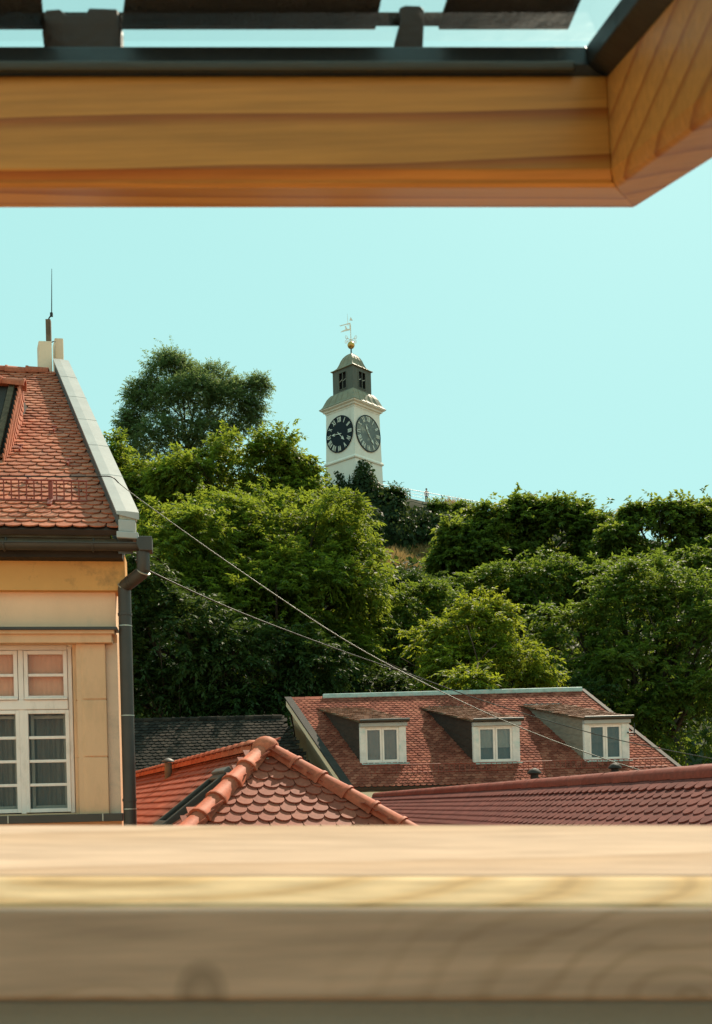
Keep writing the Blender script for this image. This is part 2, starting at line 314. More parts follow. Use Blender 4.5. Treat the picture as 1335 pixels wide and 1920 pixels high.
M['grey_trim'] = surf('grey_trim', (0.36, 0.31, 0.26), 0.6, 0.2, 4)
M['gasket'] = surf('black_gasket', (0.010, 0.012, 0.012), 0.45, 0.3, 3, 0.1, 30, 0.5)
M['gasket_bar'] = surf('dark_bar', (0.035, 0.04, 0.035), 0.4, 0.3, 2, 0.1, 30, 0.5)
M['mesh_fabric'] = surf('awning_mesh', (0.055, 0.042, 0.03), 0.9, 0.25, 8, 0.6, 300, 0.1)
M['bracket'] = surf('brown_bracket', (0.035, 0.02, 0.013), 0.5, 0.3)
M['cable_pale'] = surf('pale_cable', (0.11, 0.10, 0.075), 0.5, 0.2)
M['cable_dark'] = surf('black_cable', (0.02, 0.02, 0.018), 0.5, 0.2)
M['skin'] = surf('skin', (0.50, 0.30, 0.21), 0.6, 0.05)
M['shirt'] = surf('pink_shirt', (0.70, 0.42, 0.38), 0.8, 0.1)
M['hair'] = surf('dark_hair', (0.03, 0.02, 0.015), 0.6, 0.2)
M['trousers'] = surf('dark_trousers', (0.05, 0.05, 0.06), 0.8, 0.2)

def rail_face():
    """flat-sawn pine face: a broad set of oval growth rings, a small knot arch and knots"""
    m, nt, b = nodes_mat('pine_rail_figure'); L = nt.links
    tc = N(nt, 'ShaderNodeTexCoord')
    nz = N(nt, 'ShaderNodeTexNoise', i_Scale=14.0, i_Detail=3.0); L.new(tc.outputs['Object'], nz.inputs[0])
    def rings(cx, cz, sx, sz, reach, amp):
        mp = N(nt, 'ShaderNodeMapping'); mp.inputs[1].default_value = (-cx * sx, 0, -cz * sz); mp.inputs[3].default_value = (sx, 0, sz); L.new(tc.outputs['Object'], mp.inputs[0])
        ln = N(nt, 'ShaderNodeVectorMath', operation='LENGTH'); L.new(mp.outputs[0], ln.inputs[0])
        wb = N(nt, 'ShaderNodeMath', operation='MULTIPLY_ADD'); L.new(nz.outputs[0], wb.inputs[0]); wb.inputs[1].default_value = 2.6; L.new(ln.outputs['Value'], wb.inputs[2])
        sn = N(nt, 'ShaderNodeMath', operation='SINE'); ml = N(nt, 'ShaderNodeMath', operation='MULTIPLY'); L.new(wb.outputs[0], ml.inputs[0]); ml.inputs[1].default_value = 6.2832; L.new(ml.outputs[0], sn.inputs[0])
        mr = N(nt, 'ShaderNodeMapRange'); L.new(sn.outputs[0], mr.inputs[0]); mr.inputs[1].default_value = .1; mr.inputs[2].default_value = 1; mr.inputs[3].default_value = 0; mr.inputs[4].default_value = amp
        mk = N(nt, 'ShaderNodeMapRange'); L.new(ln.outputs['Value'], mk.inputs[0]); mk.inputs[1].default_value = reach * .5; mk.inputs[2].default_value = reach; mk.inputs[3].default_value = 1; mk.inputs[4].default_value = 0
        o = N(nt, 'ShaderNodeMath', operation='MULTIPLY'); L.new(mr.outputs[0], o.inputs[0]); L.new(mk.outputs[0], o.inputs[1]); return o.outputs[0]
    a = rings(.150, -.040, 42, 95, 8.0, .45); c = rings(-.118, -.043, 62, 150, 2.6, .6)
    ad = N(nt, 'ShaderNodeMath', operation='ADD', use_clamp=True); L.new(a, ad.inputs[0]); L.new(c, ad.inputs[1])
    r = ramp(nt, ad.outputs[0], [(0, (0.74, 0.48, 0.36)), (1, (0.54, 0.33, 0.215))])
    mp2 = N(nt, 'ShaderNodeMapping'); mp2.inputs[3].default_value = (4, 60, 60); L.new(tc.outputs['Object'], mp2.inputs[0])
    f = N(nt, 'ShaderNodeTexNoise', i_Scale=2.2, i_Detail=6.0); L.new(mp2.outputs[0], f.inputs[0])
    r2 = ramp(nt, f.outputs[0], [(.3, (.72,) * 3), (.7, (1.08,) * 3)])
    m2 = N(nt, 'ShaderNodeMix', data_type='RGBA', blend_type='MULTIPLY'); m2.inputs[0].default_value = 1; L.new(r.outputs[0], m2.inputs[6]); L.new(r2.outputs[0], m2.inputs[7])
    mp3 = N(nt, 'ShaderNodeMapping'); mp3.inputs[1].default_value = (.070 * 75, 0, .034 * 60); mp3.inputs[3].default_value = (75, 0, 60); L.new(tc.outputs['Object'], mp3.inputs[0])
    ln = N(nt, 'ShaderNodeVectorMath', operation='LENGTH'); L.new(mp3.outputs[0], ln.inputs[0])
    kn = ramp(nt, ln.outputs['Value'], [(0, (.25,) * 3), (.5, (.45,) * 3), (.85, (.2,) * 3), (1, (0,) * 3)])
    m3 = N(nt, 'ShaderNodeMix', data_type='RGBA'); L.new(kn.outputs[0], m3.inputs[0]); L.new(m2.outputs[2], m3.inputs[6]); m3.inputs[7].default_value = (.13, .085, .05, 1)
    L.new(m3.outputs[2], b.inputs['Base Color']); b.inputs['Roughness'].default_value = .5; b.inputs['Specular IOR Level'].default_value = .25
    return m
M['pine_front'] = rail_face()

# ------------------------------------------------------------------ terrain
PLAT = CZ + (HZ - 922) / F * 118.2
def edge_y(x): return 118.0 + np.maximum(np.asarray(x, float) - 2.0, 0) * 0.66 - np.maximum(-np.asarray(x, float) - 6, 0) * 0.25
def H(x, y):
    x = np.asarray(x, float); y = np.asarray(y, float)
    t = edge_y(x) - y
    b = np.clip(t / 9.0, 0, 1); d = 9.5 * b * b * (3 - 2 * b) + np.clip(t - 9, 0, None) * 0.47
    z = PLAT - d + 0.8 * np.sin(x * 0.21 + y * 0.13) * np.clip(t / 8, 0, 1)
    low = 0.3 + np.clip(y - 42, 0, 12) * 0.05
    return np.maximum(z, low)
def Hs(x, y): return float(H(x, y))
def hit(px, py):
    u, v = UV(px, py)
    for D in np.arange(45, 150, 0.25):
        if Hs(u * D, D) >= CZ + v * D: return D
    return 118.0
def build_ground():
    xs = np.linspace(-120, 140, 105); ys = np.concatenate([np.linspace(40, 150, 100), np.linspace(153, 420, 30)])
    X, Y = np.meshgrid(xs, ys); Z = H(X, Y)
    v = np.stack([X.ravel(), Y.ravel(), Z.ravel()], 1); nx = len(xs)
    i = (np.arange(len(ys) - 1)[:, None] * nx + np.arange(nx - 1)[None]).ravel()
    o = np_mesh('hill', v, np.stack([i, i + 1, i + nx + 1, i + nx], 1), M['earth']); o['kind'] = 'structure'
    o.data.polygons.foreach_set('use_smooth', [True] * len(o.data.polygons))
    MB().add([(-3000, -3000, 0), (3000, -3000, 0), (3000, 3000, 0), (-3000, 3000, 0)], [(0, 1, 2, 3)]).build('ground', M['street'])['kind'] = 'structure'
build_ground()

# ------------------------------------------------------------------ tiles
def tile_shape(w=0.178, l=0.30, th=0.014, seg=6, tail=0.075):
    """beaver-tail tile: x across, y up the slope (0 = lowest point of the tail), z out of the roof"""
    pts = [(w / 2, l), (-w / 2, l)]
    for k in range(seg + 1):
        a = math.pi + math.pi * k / seg
        pts.append((w / 2 * math.cos(a), tail + tail * math.sin(a)))
    n = len(pts)
    v = [(x, y, th) for x, y in pts] + [(x, y, 0) for x, y in pts]
    f = [tuple(range(n))] + [(i, n + i, n + (i + 1) % n, (i + 1) % n) for i in range(n)]
    return v, f
def make_tile_mesh(name, mat, **kw):
    v, f = tile_shape(**kw); me = bpy.data.meshes.new(name); me.from_pydata(v, [], f); me.materials.append(mat); me.update(); fix_normals(me)
    return me, np.array(v), f
def cap_shape(L=0.36, r0=0.115, r1=0.095, n=7, th=0.016, collar=.012):
    """half-round ridge cap: axis along y, the wide end at y=0"""
    v = []; f = []
    rings = [(0, r0 + collar), (0.035, r0 + collar), (0.045, r0), (L, r1)]
    for y, r in rings:
        for k in range(n + 1):
            a = math.pi * (k / n) * 1.1 - 0.05 * math.pi
            v.append((r * math.cos(a), y, r * math.sin(a)))
    m = n + 1
    for q in range(len(rings) - 1):
        for k in range(n): f.append((q * m + k, q * m + k + 1, (q + 1) * m + k + 1, (q + 1) * m + k))
    b = len(v)
    for k in range(n + 1):
        a = math.pi * (k / n) * 1.1 - 0.05 * math.pi
        v.append(((r0 - th) * math.cos(a), 0, (r0 - th) * math.sin(a)))
    for k in range(n): f.append((k, b + k, b + k + 1, k + 1))
    v2 = len(v)
    for k in range(n + 1):
        a = math.pi * (k / n) * 1.1 - 0.05 * math.pi
        v.append(((r1 - th) * math.cos(a), L, (r1 - th) * math.sin(a)))
    for k in range(n): f.append((b + k, v2 + k, v2 + k + 1, b + k + 1))
    return v, f
def frame(o, x, y, z):
    m = Matrix((x, y, z)).transposed().to_4x4(); m.translation = o; return m
def tile_matrices(O, ux, us, smax, amin, amax, inside=None, e=0.145, w=0.182, tilt=0.10, jit=1.0, lift=0.0):
    n = ux.cross(us).normalized(); res = []
    row = 0; s = 0.0
    while s < smax:
        k0 = math.floor(amin / w) - 1; k1 = math.ceil(amax / w) + 1
        for k in range(k0, k1 + 1):
            a = (k + (0.5 if row % 2 else 0)) * w
            if a < amin or a > amax: continue
            if inside and not inside(a, s + 0.1): continue
            ja, jr, jt = random.gauss(0, 0.0022) * jit, random.gauss(0, 0.010) * jit, random.gauss(0, 0.007) * jit
            p = O + ux * (a + ja) + us * (s + random.gauss(0, 0.0025) * jit) + n * (0.03 + lift)
            y = (us - n * (tilt + jt)).normalized(); x = (ux + us * jr); x = (x - y * x.dot(y)).normalized(); z = x.cross(y)
            res.append(frame(p, x, y, z))
        row += 1; s += e
    return res
def place_tiles(mats, mesh, vn, fn, parent, nparts, name='tile', stuff_name='tile_field', mat=None):
    eye = Vector((0, 0, CZ))
    def vis(m):
        p = m.translation - eye; u, v = p.x / p.y, p.z / p.y
        px, py = 667.5 + F * (u * _c - v * _s), HZ - F * (v * _c + u * _s)
        return -20 < px < 1355 and py < 1562
    mats = sorted(mats, key=lambda m: (0 if vis(m) else 1e4) + (m.translation - eye).length)
    o_ = off(parent)
    for m in mats[:nparts]:
        o = bpy.data.objects.new(name, mesh); COL.objects.link(o); o.parent = parent
        o.matrix_local = Matrix.Translation(-o_) @ m
    rest = mats[nparts:]
    if rest:
        V = np.concatenate([vn @ np.array(m.to_3x3()).T + np.array(m.translation) for m in rest])
        me = bpy.data.meshes.new(stuff_name); k = len(vn)
        me.from_pydata((V - np.array(o_)).tolist(), [], [tuple(i + k * q for i in f) for q in range(len(rest)) for f in fn])
        me.materials.append(mat or mesh.materials[0]); me.update()
        o = bpy.data.objects.new(stuff_name, me); COL.objects.link(o); o.parent = parent; o['kind'] = 'stuff'
def place_caps(p0, p1, mesh, parent, name='ridge_tile', step=0.33, up=UP, jit=1.0):
    """row of ridge caps from the low end p0 to p1; the wide end points at p0"""
    d = (p1 - p0); L = d.length; d.normalize(); n = int(L / step); o_ = off(parent)
    for k in range(n + 1):
        y = (d + Vector((random.gauss(0, .012), random.gauss(0, .012), random.gauss(0, .01) + 0.03)) * jit).normalized()
        x = y.cross(up).normalized(); z = x.cross(y)
        o = bpy.data.objects.new(name, mesh); COL.objects.link(o); o.parent = parent
        o.matrix_local = Matrix.Translation(-o_) @ frame(p0 + d * (k * step), x, y, z)
def cap_mesh(name, mat, **kw):
    v, f = cap_shape(**kw); me = bpy.data.meshes.new(name); me.from_pydata(v, [], f); me.materials.append(mat)
    me.polygons.foreach_set('use_smooth', [True] * len(me.polygons)); me.update(); fix_normals(me)
    me.set_sharp_from_angle(angle=R(50)); return me
ME_CAP = cap_mesh('ridge_tile', M['cap']); ME_CAP_M = cap_mesh('maroon_ridge_tile', M['cap_maroon'], L=0.40, r0=0.082, r1=0.078, collar=.003)
ME_CAP_BIG = cap_mesh('hip_tile', M['cap'], L=0.37, r0=0.108, r1=0.09)

# ------------------------------------------------------------------ ochre house on the left
EX, EY = az(82), az(-8)                              # along the facade, into the house
F0 = W(230, 1300, 12.0); F0.z = 0
def fac(px, py, b): return ray_plane(px, py, F0 + EY * b, EY)
def fa(px, b=0.0, py=1300): return (fac(px, py, b) - F0).dot(EX)
def fz(py, b=0.0, px=130): return fac(px, py, b).z
def yellow_house():
    h = thing('ochre_house', F0 + EX * -1.5, 'ochre plastered townhouse with orange tiled roof and brown downpipe', 'house')
    AL = -4.6
    def bx(name, mat, p0, p1, y0, y1, b0, b1, bevel=0.006, parent=h, ref=None, al=None):
        rb = b0 if ref is None else ref
        a0 = al if al is not None else fa(p0, rb)
        return MB().box(F0, EX, EY, UP, (a0, fa(p1, rb)), (b0, b1), (fz(y1, rb), fz(y0, rb))).build(name, mat, parent, bevel=bevel)
    ac, zt, zb = fa(222), fz(1046), fz(1524)
    wl, wr = fa(-56, 0.10), fa(136, 0.10)
    # wall in four pieces round the window
    w = MB().box(F0, EX, EY, UP, (AL, ac), (0.0, 0.35), (0.0, zb)).box(F0, EX, EY, UP, (AL, wl - 0.02), (0.0, 0.35), (zb, fz(1190)))
    w.box(F0, EX, EY, UP, (wr + 0.02, ac), (0.0, 0.35), (zb, fz(1190))).build('wall', M['plaster'], h)
    MB().box(F0, EX, EY, UP, (AL, ac - 0.005), (-0.03, 0.35), (fz(1190), zt)).build('upper_wall', M['plaster_pale'], h, bevel=0.006)
    # side wall that closes the plot line
    g = az(-21.5); ec = F0 + EX * (ac - .01) + EY * 0.12 + g * .0
    t = az(68.5)
    MB().box(ec, t, g, UP, (-0.3, 0.0), (0.0, 9.0), (0.0, zt)).build('gable_wall', M['plaster'], h)
    bx('frieze', M['plaster_frieze'], 0, 240, 1040, 1107, -0.14, 0.2, al=AL)
    MB().box(F0, EX, EY, UP, (AL, fa(222, -.26)), (-0.26, 0.0), (fz(1180, -.26), fz(1175, -.26))).build('ledge_flashing', M['brown_metal'], h)
    c = MB().box(F0, EX, EY, UP, (AL, fa(217, -.22)), (-0.22, 0.0), (fz(1188, -.22), fz(1180, -.22) - 0.002)).build('cornice', M['plaster'], h, bevel=0.008)
    MB().box(F0, EX, EY, UP, (AL, fa(212, -.18)), (-0.18, 0.0), (fz(1205, -.18), fz(1188, -.18) - 0.002)).build('cornice_fascia', M['plaster'], c, bevel=0.006)
    # pillar of three rounded blocks
    pl, pr = fa(139, -.12), fa(199, -.12)
    pil = MB().box(F0, EX, EY, UP, (pl + 0.03, pr - 0.006), (-0.10, 0.05), (fz(1536, -.1), fz(1205, -.1) - 0.01)).build('pillar', M['plaster'], h)
    ys = [1206, 1312, 1420, 1534]
    for k in range(3):
        z1, z0 = fz(ys[k], -.12) - 0.007, fz(ys[k + 1], -.12) + 0.007
        prof = [(pr, 0.04), (pr, -0.115)]
        for q in range(9):
            a = math.pi / 2 * q / 8; prof.append((pl + 0.15 - 0.15 * math.sin(a), -0.115 + 0.13 * (1 - math.cos(a))))
        prof.append((pl, 0.09))
        MB().prism([F0 + EX * x + EY * y + UP * z0 for x, y in prof], UP * (z1 - z0)).build('pillar_block', M['plaster'], pil, bevel=0.008)
    bx('corner_strip', M['plaster_strip'], 200, 222, 1206, 1532, -0.03, 0.0, ref=-.03)
    s = MB().box(F0, EX, EY, UP, (AL, fa(224, -.2)), (-0.2, 0.06), (fz(1542, -.2), fz(1527, -.2))).build('sill_flashing', M['brown_metal'], h, bevel=0.005)
    for px in (8, 186): bx('seam', M['solder'], px, px + 2, 1526, 1541, -0.204, -0.19, 0, s)
    # window: frame, mullion, transom, four casements
    win = MB()
    fb = 0.10
    for a0, a1, z0, z1 in ((wl, wl + .07, zb, fz(1212, fb)), (wr - .05, wr, zb, fz(1212, fb))):
        win.box(F0, EX, EY, UP, (a0, a1), (fb, fb + .1), (z0, z1))
    win.box(F0, EX, EY, UP, (wl + .07, wr - .05), (fb, fb + .1), (fz(1219, fb), fz(1209, fb)))
    win.box(F0, EX, EY, UP, (wl + .07, wr - .05), (fb - .025, fb + .1), (fz(1330, fb), fz(1312, fb)))
    am = fa(40, fb); win.box(F0, EX, EY, UP, (am - .03, am + .03), (fb - .012, fb + .1), (zb, fz(1219, fb)))
    window = win.build('window', M['whitewood'], h, bevel=0.008)
    MB().box(F0, EX, EY, UP, (wl, wr), (fb + .45, fb + .47), (zb, fz(1209, fb))).build('room_shade', M['void'], window)
    def casement(a0, a1, z0, z1, bars, cur, inner):
        st = 0.045; m = MB(); b0, b1 = fb - .015, fb + .05
        m.box(F0, EX, EY, UP, (a0, a0 + st), (b0, b1), (z0, z1)).box(F0, EX, EY, UP, (a1 - st, a1), (b0, b1), (z0, z1))
        m.box(F0, EX, EY, UP, (a0 + st, a1 - st), (b0, b1), (z0, z0 + st)).box(F0, EX, EY, UP, (a0 + st, a1 - st), (b0, b1), (z1 - st, z1))
        for k in range(1, bars):
            zz = z0 + st + (z1 - z0 - 2 * st) * k / bars
            m.box(F0, EX, EY, UP, (a0 + st, a1 - st), (b0 + .012, b1 - .01), (zz - .017, zz + .017))
        o = m.build('casement', M['whitewood'], window, bevel=0.005)
        zs = [z0 + st + (z1 - z0 - 2 * st) * k / bars for k in range(bars + 1)]
        for k in range(bars):
            MB().box(F0, EX, EY, UP, (a0 + st - .004, a1 - st + .004), (fb + .024, fb + .028), (zs[k] + .006, zs[k + 1] - .006)).build('pane', M['glass'], o)
        if inner:
            i = MB()
            for x0, x1, q0, q1 in ((a0 + .05, a0 + .085, z0, z1), (a1 - .085, a1 - .05, z0, z1), (a0 + .085, a1 - .085, z1 - .09, z1 - .055), (a0 + .085, a1 - .085, z0 + .04, z0 + .08)):
                i.box(F0, EX, EY, UP, (x0, x1), (fb + .12, fb + .16), (q0, q1))
            i.build('inner_frame', M['inner_wood'], o, bevel=0.004)
        n = 40; ring0 = []; ring1 = []
        for k in range(n + 1):
            a = a0 + (a1 - a0) * k / n
            dep = fb + (.08 if not inner else .24) + (0.004 if not inner else 0.02) * math.sin(k * 1.3) * (1 + .5 * math.sin(k * .41))
            ring0.append(F0 + EX * a + EY * dep + UP * z0); ring1.append(F0 + EX * a + EY * dep + UP * z1)
        MB().loft([ring0, ring1], closed=False).build('curtain' if inner else 'blind', cur, o, smooth='full')
    for a0, a1 in ((wl + .075, am - .035), (am + .035, wr - .052)):
        casement(a0, a1, fz(1312, fb) + .004, fz(1219, fb) - .004, 2, M['curtain_orange'], False)
        casement(a0 - .01, a1 + .01, zb + .012, fz(1330, fb) - .004, 4, M['curtain_grey'], True)
        MB().box(F0, EX, EY, UP, (a0, a1), (fb - .05, fb - .02), (fz(1312, fb) + .002, fz(1312, fb) + .022)).build('drip_bar', M['whitewood'], window, bevel=.004)
    # eave boards, gutter and downpipe
    gb = -0.44; rg = 0.072; zg = fz(1020, gb); ag = fa(262, gb, 1025)
    MB().box(F0, EX, EY, UP, (AL, fa(236, -.3)), (-0.33, 0.1), (fz(1046, -.3), fz(1022, -.3))).build('soffit', M['darkwood'], h)
    for k, (p1, y0, y1, b) in enumerate(((214, 1001, 1009, -.36), (243, 1009, 1020, -.34), (236, 1013, 1024, -.38))):
        MB().box(F0, EX + UP * (.004 * (k - 1)), EY, UP, (AL, fa(p1, b)), (b, b + .3), (fz(y1, b), fz(y0, b))).build('eave_board', M['oldwood'], h, bevel=.004)
    prof = []
    for k in range(11):
        a = math.pi + math.pi * k / 10; prof.append((rg * math.cos(a), rg * math.sin(a)))
    for k in range(11):
        a = 2 * math.pi - math.pi * k / 10; prof.append(((rg - .006) * math.cos(a), (rg - .006) * math.sin(a)))
    gut = MB().prism([F0 + EX * AL + EY * (gb + x) + UP * (zg + y) for x, y in prof], EX * (ag - AL)).build('gutter', M['brown_metal'], h, smooth='auto')
    MB().tube([F0 + EX * AL + EY * (gb - rg) + UP * zg, F0 + EX * ag + EY * (gb - rg) + UP * zg], 0.009, 6).build('gutter_bead', M['brown_metal'], gut, smooth='auto')
    for px in (15, 181):
        a = fa(px, gb)
        rr = [F0 + EX * a + EY * (gb + (rg + .005) * math.cos(math.pi + math.pi * k / 10)) + UP * (zg + (rg + .005) * math.sin(math.pi + math.pi * k / 10)) for k in range(11)]
        MB().tube(rr + [rr[-1] + EY * .02 + UP * .1], 0.012, 6).build('gutter_bracket', M['brown_metal'], gut)
    # outlet box, offset bend and pipe
    def q(px, py, b): return fac(px, py, b)
    MB().prism([F0 + EX * (fa(257, gb, 1030) + x) + EY * gb + UP * (zg + z) + EY * -.095 for x, z in ((0, -.02), (0, .03), (.03, .075), (.17, .075), (.17, -.085), (.03, -.085))], EY * .19).build('outlet_box', M['brown_metal'], h, bevel=.01)
    rp_ = 0.074
    p0, p1, p2, p3 = q(268, 1035, gb), q(269, 1072, gb), q(233, 1100, -.16), q(233.5, 1100, -.16); p3.z = 0.2
    dp = MB().tube([p0, p1 + UP * .015, p1 + (p2 - p1) * .06, p1 + (p2 - p1) * .94, p2 - UP * .02, p3], rp_, 16).build('downpipe', M['brown_metal'], h, smooth='auto')
    def ring(p, d, nm='pipe_joint', m=M['solder'], r=rp_ + .004, l=.012):
        MB().tube([p - d * l / 2, p + d * l / 2], r, 16).build(nm, m, dp, smooth='auto')
    dd = (p2 - p1).normalized()
    ring(p1 + dd * .0, (dd - UP).normalized()); ring(p2 + UP * .0, (dd - UP).normalized())
    for k in (.55, .68): ring(p1 + (p2 - p1) * k, dd, m=M['brown_metal'])
    for py in (1174, 1342, 1517):
        p = p2.copy(); p.z = fz(py, -.16, 235); ring(p, UP)
    for py in (1152, 1500):
        p = p2.copy(); p.z = fz(py, -.16, 235); ring(p, UP, 'pipe_clip', M['brown_metal'], rp_ + .008, .03)
    # roof
    eb = -0.42
    E = fac(214, 994, eb)
    Rr = ray_plane(99, 702, E, az(68.5))
    n_ = EX.cross((Rr - E)).normalized()
    us = n_.cross(EX).normalized()
    if us.z < 0: us = -us
    n_ = EX.cross(us).normalized()
    sl = (Rr - E).dot(us); slope_g = (Rr - E).dot(EX) / sl        # the plot line runs left as it climbs
    lo = E + EX * (-4.2) ; base = MB()
    base.prism([lo - n_ * .06, E + EX * .05 - n_ * .06, Rr + EX * .05 - n_ * .06, lo + us * sl - n_ * .06], n_ * .06)
    bk = EY * sl * us.dot(EY)
    ridge_l = lo + us * sl
    base.prism([ridge_l - n_ * .05, Rr - n_ * .05, Rr + bk - UP * (us.z * sl), ridge_l + bk - UP * (us.z * sl)], UP * .04)
    roof = base.build('roof', M['underlay'], h)
    # dormer footprint in roof coordinates, kept free of tiles
    def rc(px, py):
        p = ray_plane(px, py, E, n_); return (p - E).dot(EX), (p - E).dot(us)
    da, ds0 = rc(3, 868); _, ds1 = rc(10, 760)
    def inside(a, s):
        if a > slope_g * s + 0.10: return False
        return not (a < da - .05 and ds0 < s < ds1)
    tm = tile_matrices(E, EX, us, sl - .05, -2.6, 0.3, inside, tilt=0.115, jit=1.7)
    me, vn, fn = make_tile_mesh('tile', M['tile_house'])
    place_tiles(tm, me, vn, fn, roof, 300)
    place_caps(Rr - EX * 2.4 + UP * .0, Rr - EX * .12 + UP * 0.0, ME_CAP, roof)
    # parapet on the plot line with its sheet-metal cover
    gdir = (Rr - E).normalized(); t = az(68.5); e0 = E - gdir * .02 + t * .04; e1 = Rr + gdir * .12 + t * .04
    hh, wd = 0.22, 0.21
    par = MB().prism([e0 - UP * .25, e0 + UP * hh, e0 + UP * hh + t * (wd - .05), e0 - UP * .25 + t * (wd - .05)], e1 - e0).build('parapet', M['zinc_dark'], h)
    cp = MB().prism([e0 - gdir * .05 + UP * (hh - .015) - t * .018, e0 - gdir * .05 + UP * (hh + .02) - t * .022, e0 - gdir * .05 + UP * (hh + .026) + t * .09, e0 - gdir * .05 + UP * (hh + .02) + t * (wd + .02), e0 - gdir * .05 + UP * (hh - .06) + t * (wd + .02)], e1 - e0 + gdir * .05)
    cap_o = cp.build('parapet_cover', M['zinc'], par)
    L_ = (e1 - e0).length
    for k in range(1, 6):
        c0 = e0 + gdir * (L_ * k / 6)
        MB().prism([c0 + UP * (hh - .016) - t * .021, c0 + UP * (hh + .024) - t * .024, c0 + UP * (hh + .030) + t * .09, c0 + UP * (hh + .024) + t * (wd + .025), c0 + UP * (hh - .05) + t * (wd + .025)], gdir * .008).build('cover_seam', M['zinc'], cap_o)
    for (s0, s1, l, z0, z1, m) in ((0.0, .19, .03, .12, .20, M['mortar']), (-.01, .18, .07, -.02, .115, M['zinc']), (-.03, .21, .11, -.10, -.025, M['zinc'])):
        f = -EY
        MB().box(e0, t, f, UP, (s0 + .02, s1 + .02), (-.05, l), (z0, z1)).build('parapet_foot', m, par, bevel=.01)
    # lightning cable over roof is separate; chimneys
    def chim(px0, px1, py0, py1, D, dep, name='chimney', m='chimney'):
        a, b = W(px0, (py0 + py1) / 2, D), W(px1, (py0 + py1) / 2, D); zt_, zb_ = W((px0 + px1) / 2, py0, D).z, W((px0 + px1) / 2, py1, D).z
        wdt = (b - a).length
        o = MB().box(a, EX, az(-21.5), UP, (0, wdt), (0, dep), (zb_ - a.z - .9, zt_ - a.z)).build(name, M[m], h, bevel=.015)
        return o
    D0 = Rr.y + .1
    c1 = chim(73, 97, 638, 705, D0, .3); chim(103, 119, 633, 690, D0 + .25, .35)
    zf = W(90, 638, D0 + .1).z; zf1 = W(90, 598, D0 + .1).z; pf = W(90.5, 620, D0 + .1)
    fl = MB().box(Vector((pf.x, pf.y, 0)), EX, EY, UP, (-.042, .04), (0, .09), (zf - .01, zf1)).build('flue', M['rust'], c1, bevel=.004)
    a0 = W(91, 598, D0 + .1); a1 = W(96.5, 590, D0 + .1); a2 = W(96.8, 588, D0 + .1); a3 = W(97, 504, D0 + .1)
    MB().tube([a0, a1], .012, 6).box(a1, EX, EY, UP, (-.022, .022), (-.02, .02), (-.03, .03)).tube([a2, a2.lerp(a3, .5), a3], [.009, .007, .004], 6).build('lightning_rod', M['cable_dark'], c1)
    MB().tube([W(97, 642, D0), W(100, 640, D0 - .02), W(104, 641, D0 + .2)], .008, 5).build('tie_wire', M['cable_dark'], c1)
    # snow guard rail
    sa, ss = rc(60, 946); top = UP * .235
    def onroof(px, py): a, s = rc(px, py); return E + EX * a + us * s
    p_l = onroof(60, 944) - EX * 1.2; p_r = onroof(165, 944); p_r = p_l + EX * (p_r - p_l).dot(EX)
    sg = MB().tube([p_l + n_ * .04, p_r + n_ * .04], .011, 6).tube([p_l + n_ * .04 + top, p_r + n_ * .04 + top], .011, 6).build('snow_guard', M['red_metal'], roof)
    Lg = (p_r - p_l).length; k = 0
    while k * .085 < Lg:
        p = p_r - EX * (k * .085 + .01)
        MB().tube([p + n_ * .04, p + n_ * .04 + top], .008, 6).build('baluster', M['red_metal'], sg); k += 1
    pb = p_r - EX * (Lg * .0 + .42)
    MB().box(pb, EX, (us * -1), UP, (-.025, .025), (-.03, .03), (-.01, .27)).box(pb, EX, -us, n_, (-.025, .025), (.0, .17), (.03, .06)).build('guard_bracket', M['red_metal'], sg, bevel=.004)
    for px, py in ((102, 812), (38, 848), (128, 875), (52, 908)):
        p = onroof(px, py + 4)
        MB().box(p, EX, us, n_, (-.012, .012), (-.02, .12), (.05, .085)).box(p, EX, us, n_, (-.035, .035), (.09, .12), (.086, .10)).build('snow_hook', M['red_metal'], roof)
    # dormer reaching in from the left: a dark boarded slope steeper than the roof, round caps along its top
    V0 = onroof(3, 868) + n_ * .02; V1 = ray_plane(34, 727, V0, EX)
    wb = EX * -1.5
    back = V1 + EY * ((V1.z - V0.z) * us.dot(EY) / us.z - (V1 - V0).dot(EY) + .25)
    dm = MB().prism([V0 - UP * .1, V1, back, V0 - UP * .4 + EY * .3], wb).build('dormer', M['darkwood'], h)
    sdir = (V1 - V0).normalized(); sn_ = EX.cross(sdir); sn_ = sn_ if sn_.z > 0 else -sn_
    for k in range(6):
        MB().box(V0, EX, sdir, sn_, (-.12 - .24 * (k + 1) + .012, -.12 - .24 * k - .012), (.02, (V1 - V0).length - .02), (0, .025)).build('board', M['darkwood'], dm, bevel=.004)
    MB().box(V0, EX, sdir, sn_, (-.12, -.04), (-.02, (V1 - V0).length), (0, .05)).build('verge_board', M['oldwood'], dm, bevel=.004)
    tme = []; Lv = (V1 - V0).length
    for row in range(3):
        k = 0
        while k * .13 < Lv + .1:
            y = (UP - EX * .10 + EY * .12).normalized(); x = EY - y * EY.dot(y); x.normalize(); z = x.cross(y)
            if z.dot(EX) < 0: x = -x; z = x.cross(y)
            q = V0 + sdir * (k * .13) + EX * (.03 + .012 * (2 - row)) - UP * (.22 + .14 * row)
            tme.append(frame(q, x, y, z)); k += 1
    place_tiles(tme, me, vn, fn, dm, 60, 'cheek_tile', 'cheek_tiles')
    place_caps(V1 + EX * .10 - EY * .02 + UP * .0, V1 + wb + UP * .12, ME_CAP_BIG, dm, 'verge_tile', .31)
    # old nest of leaves wedged under the dormer
    return h, E, Rr, EX
YH = yellow_house()

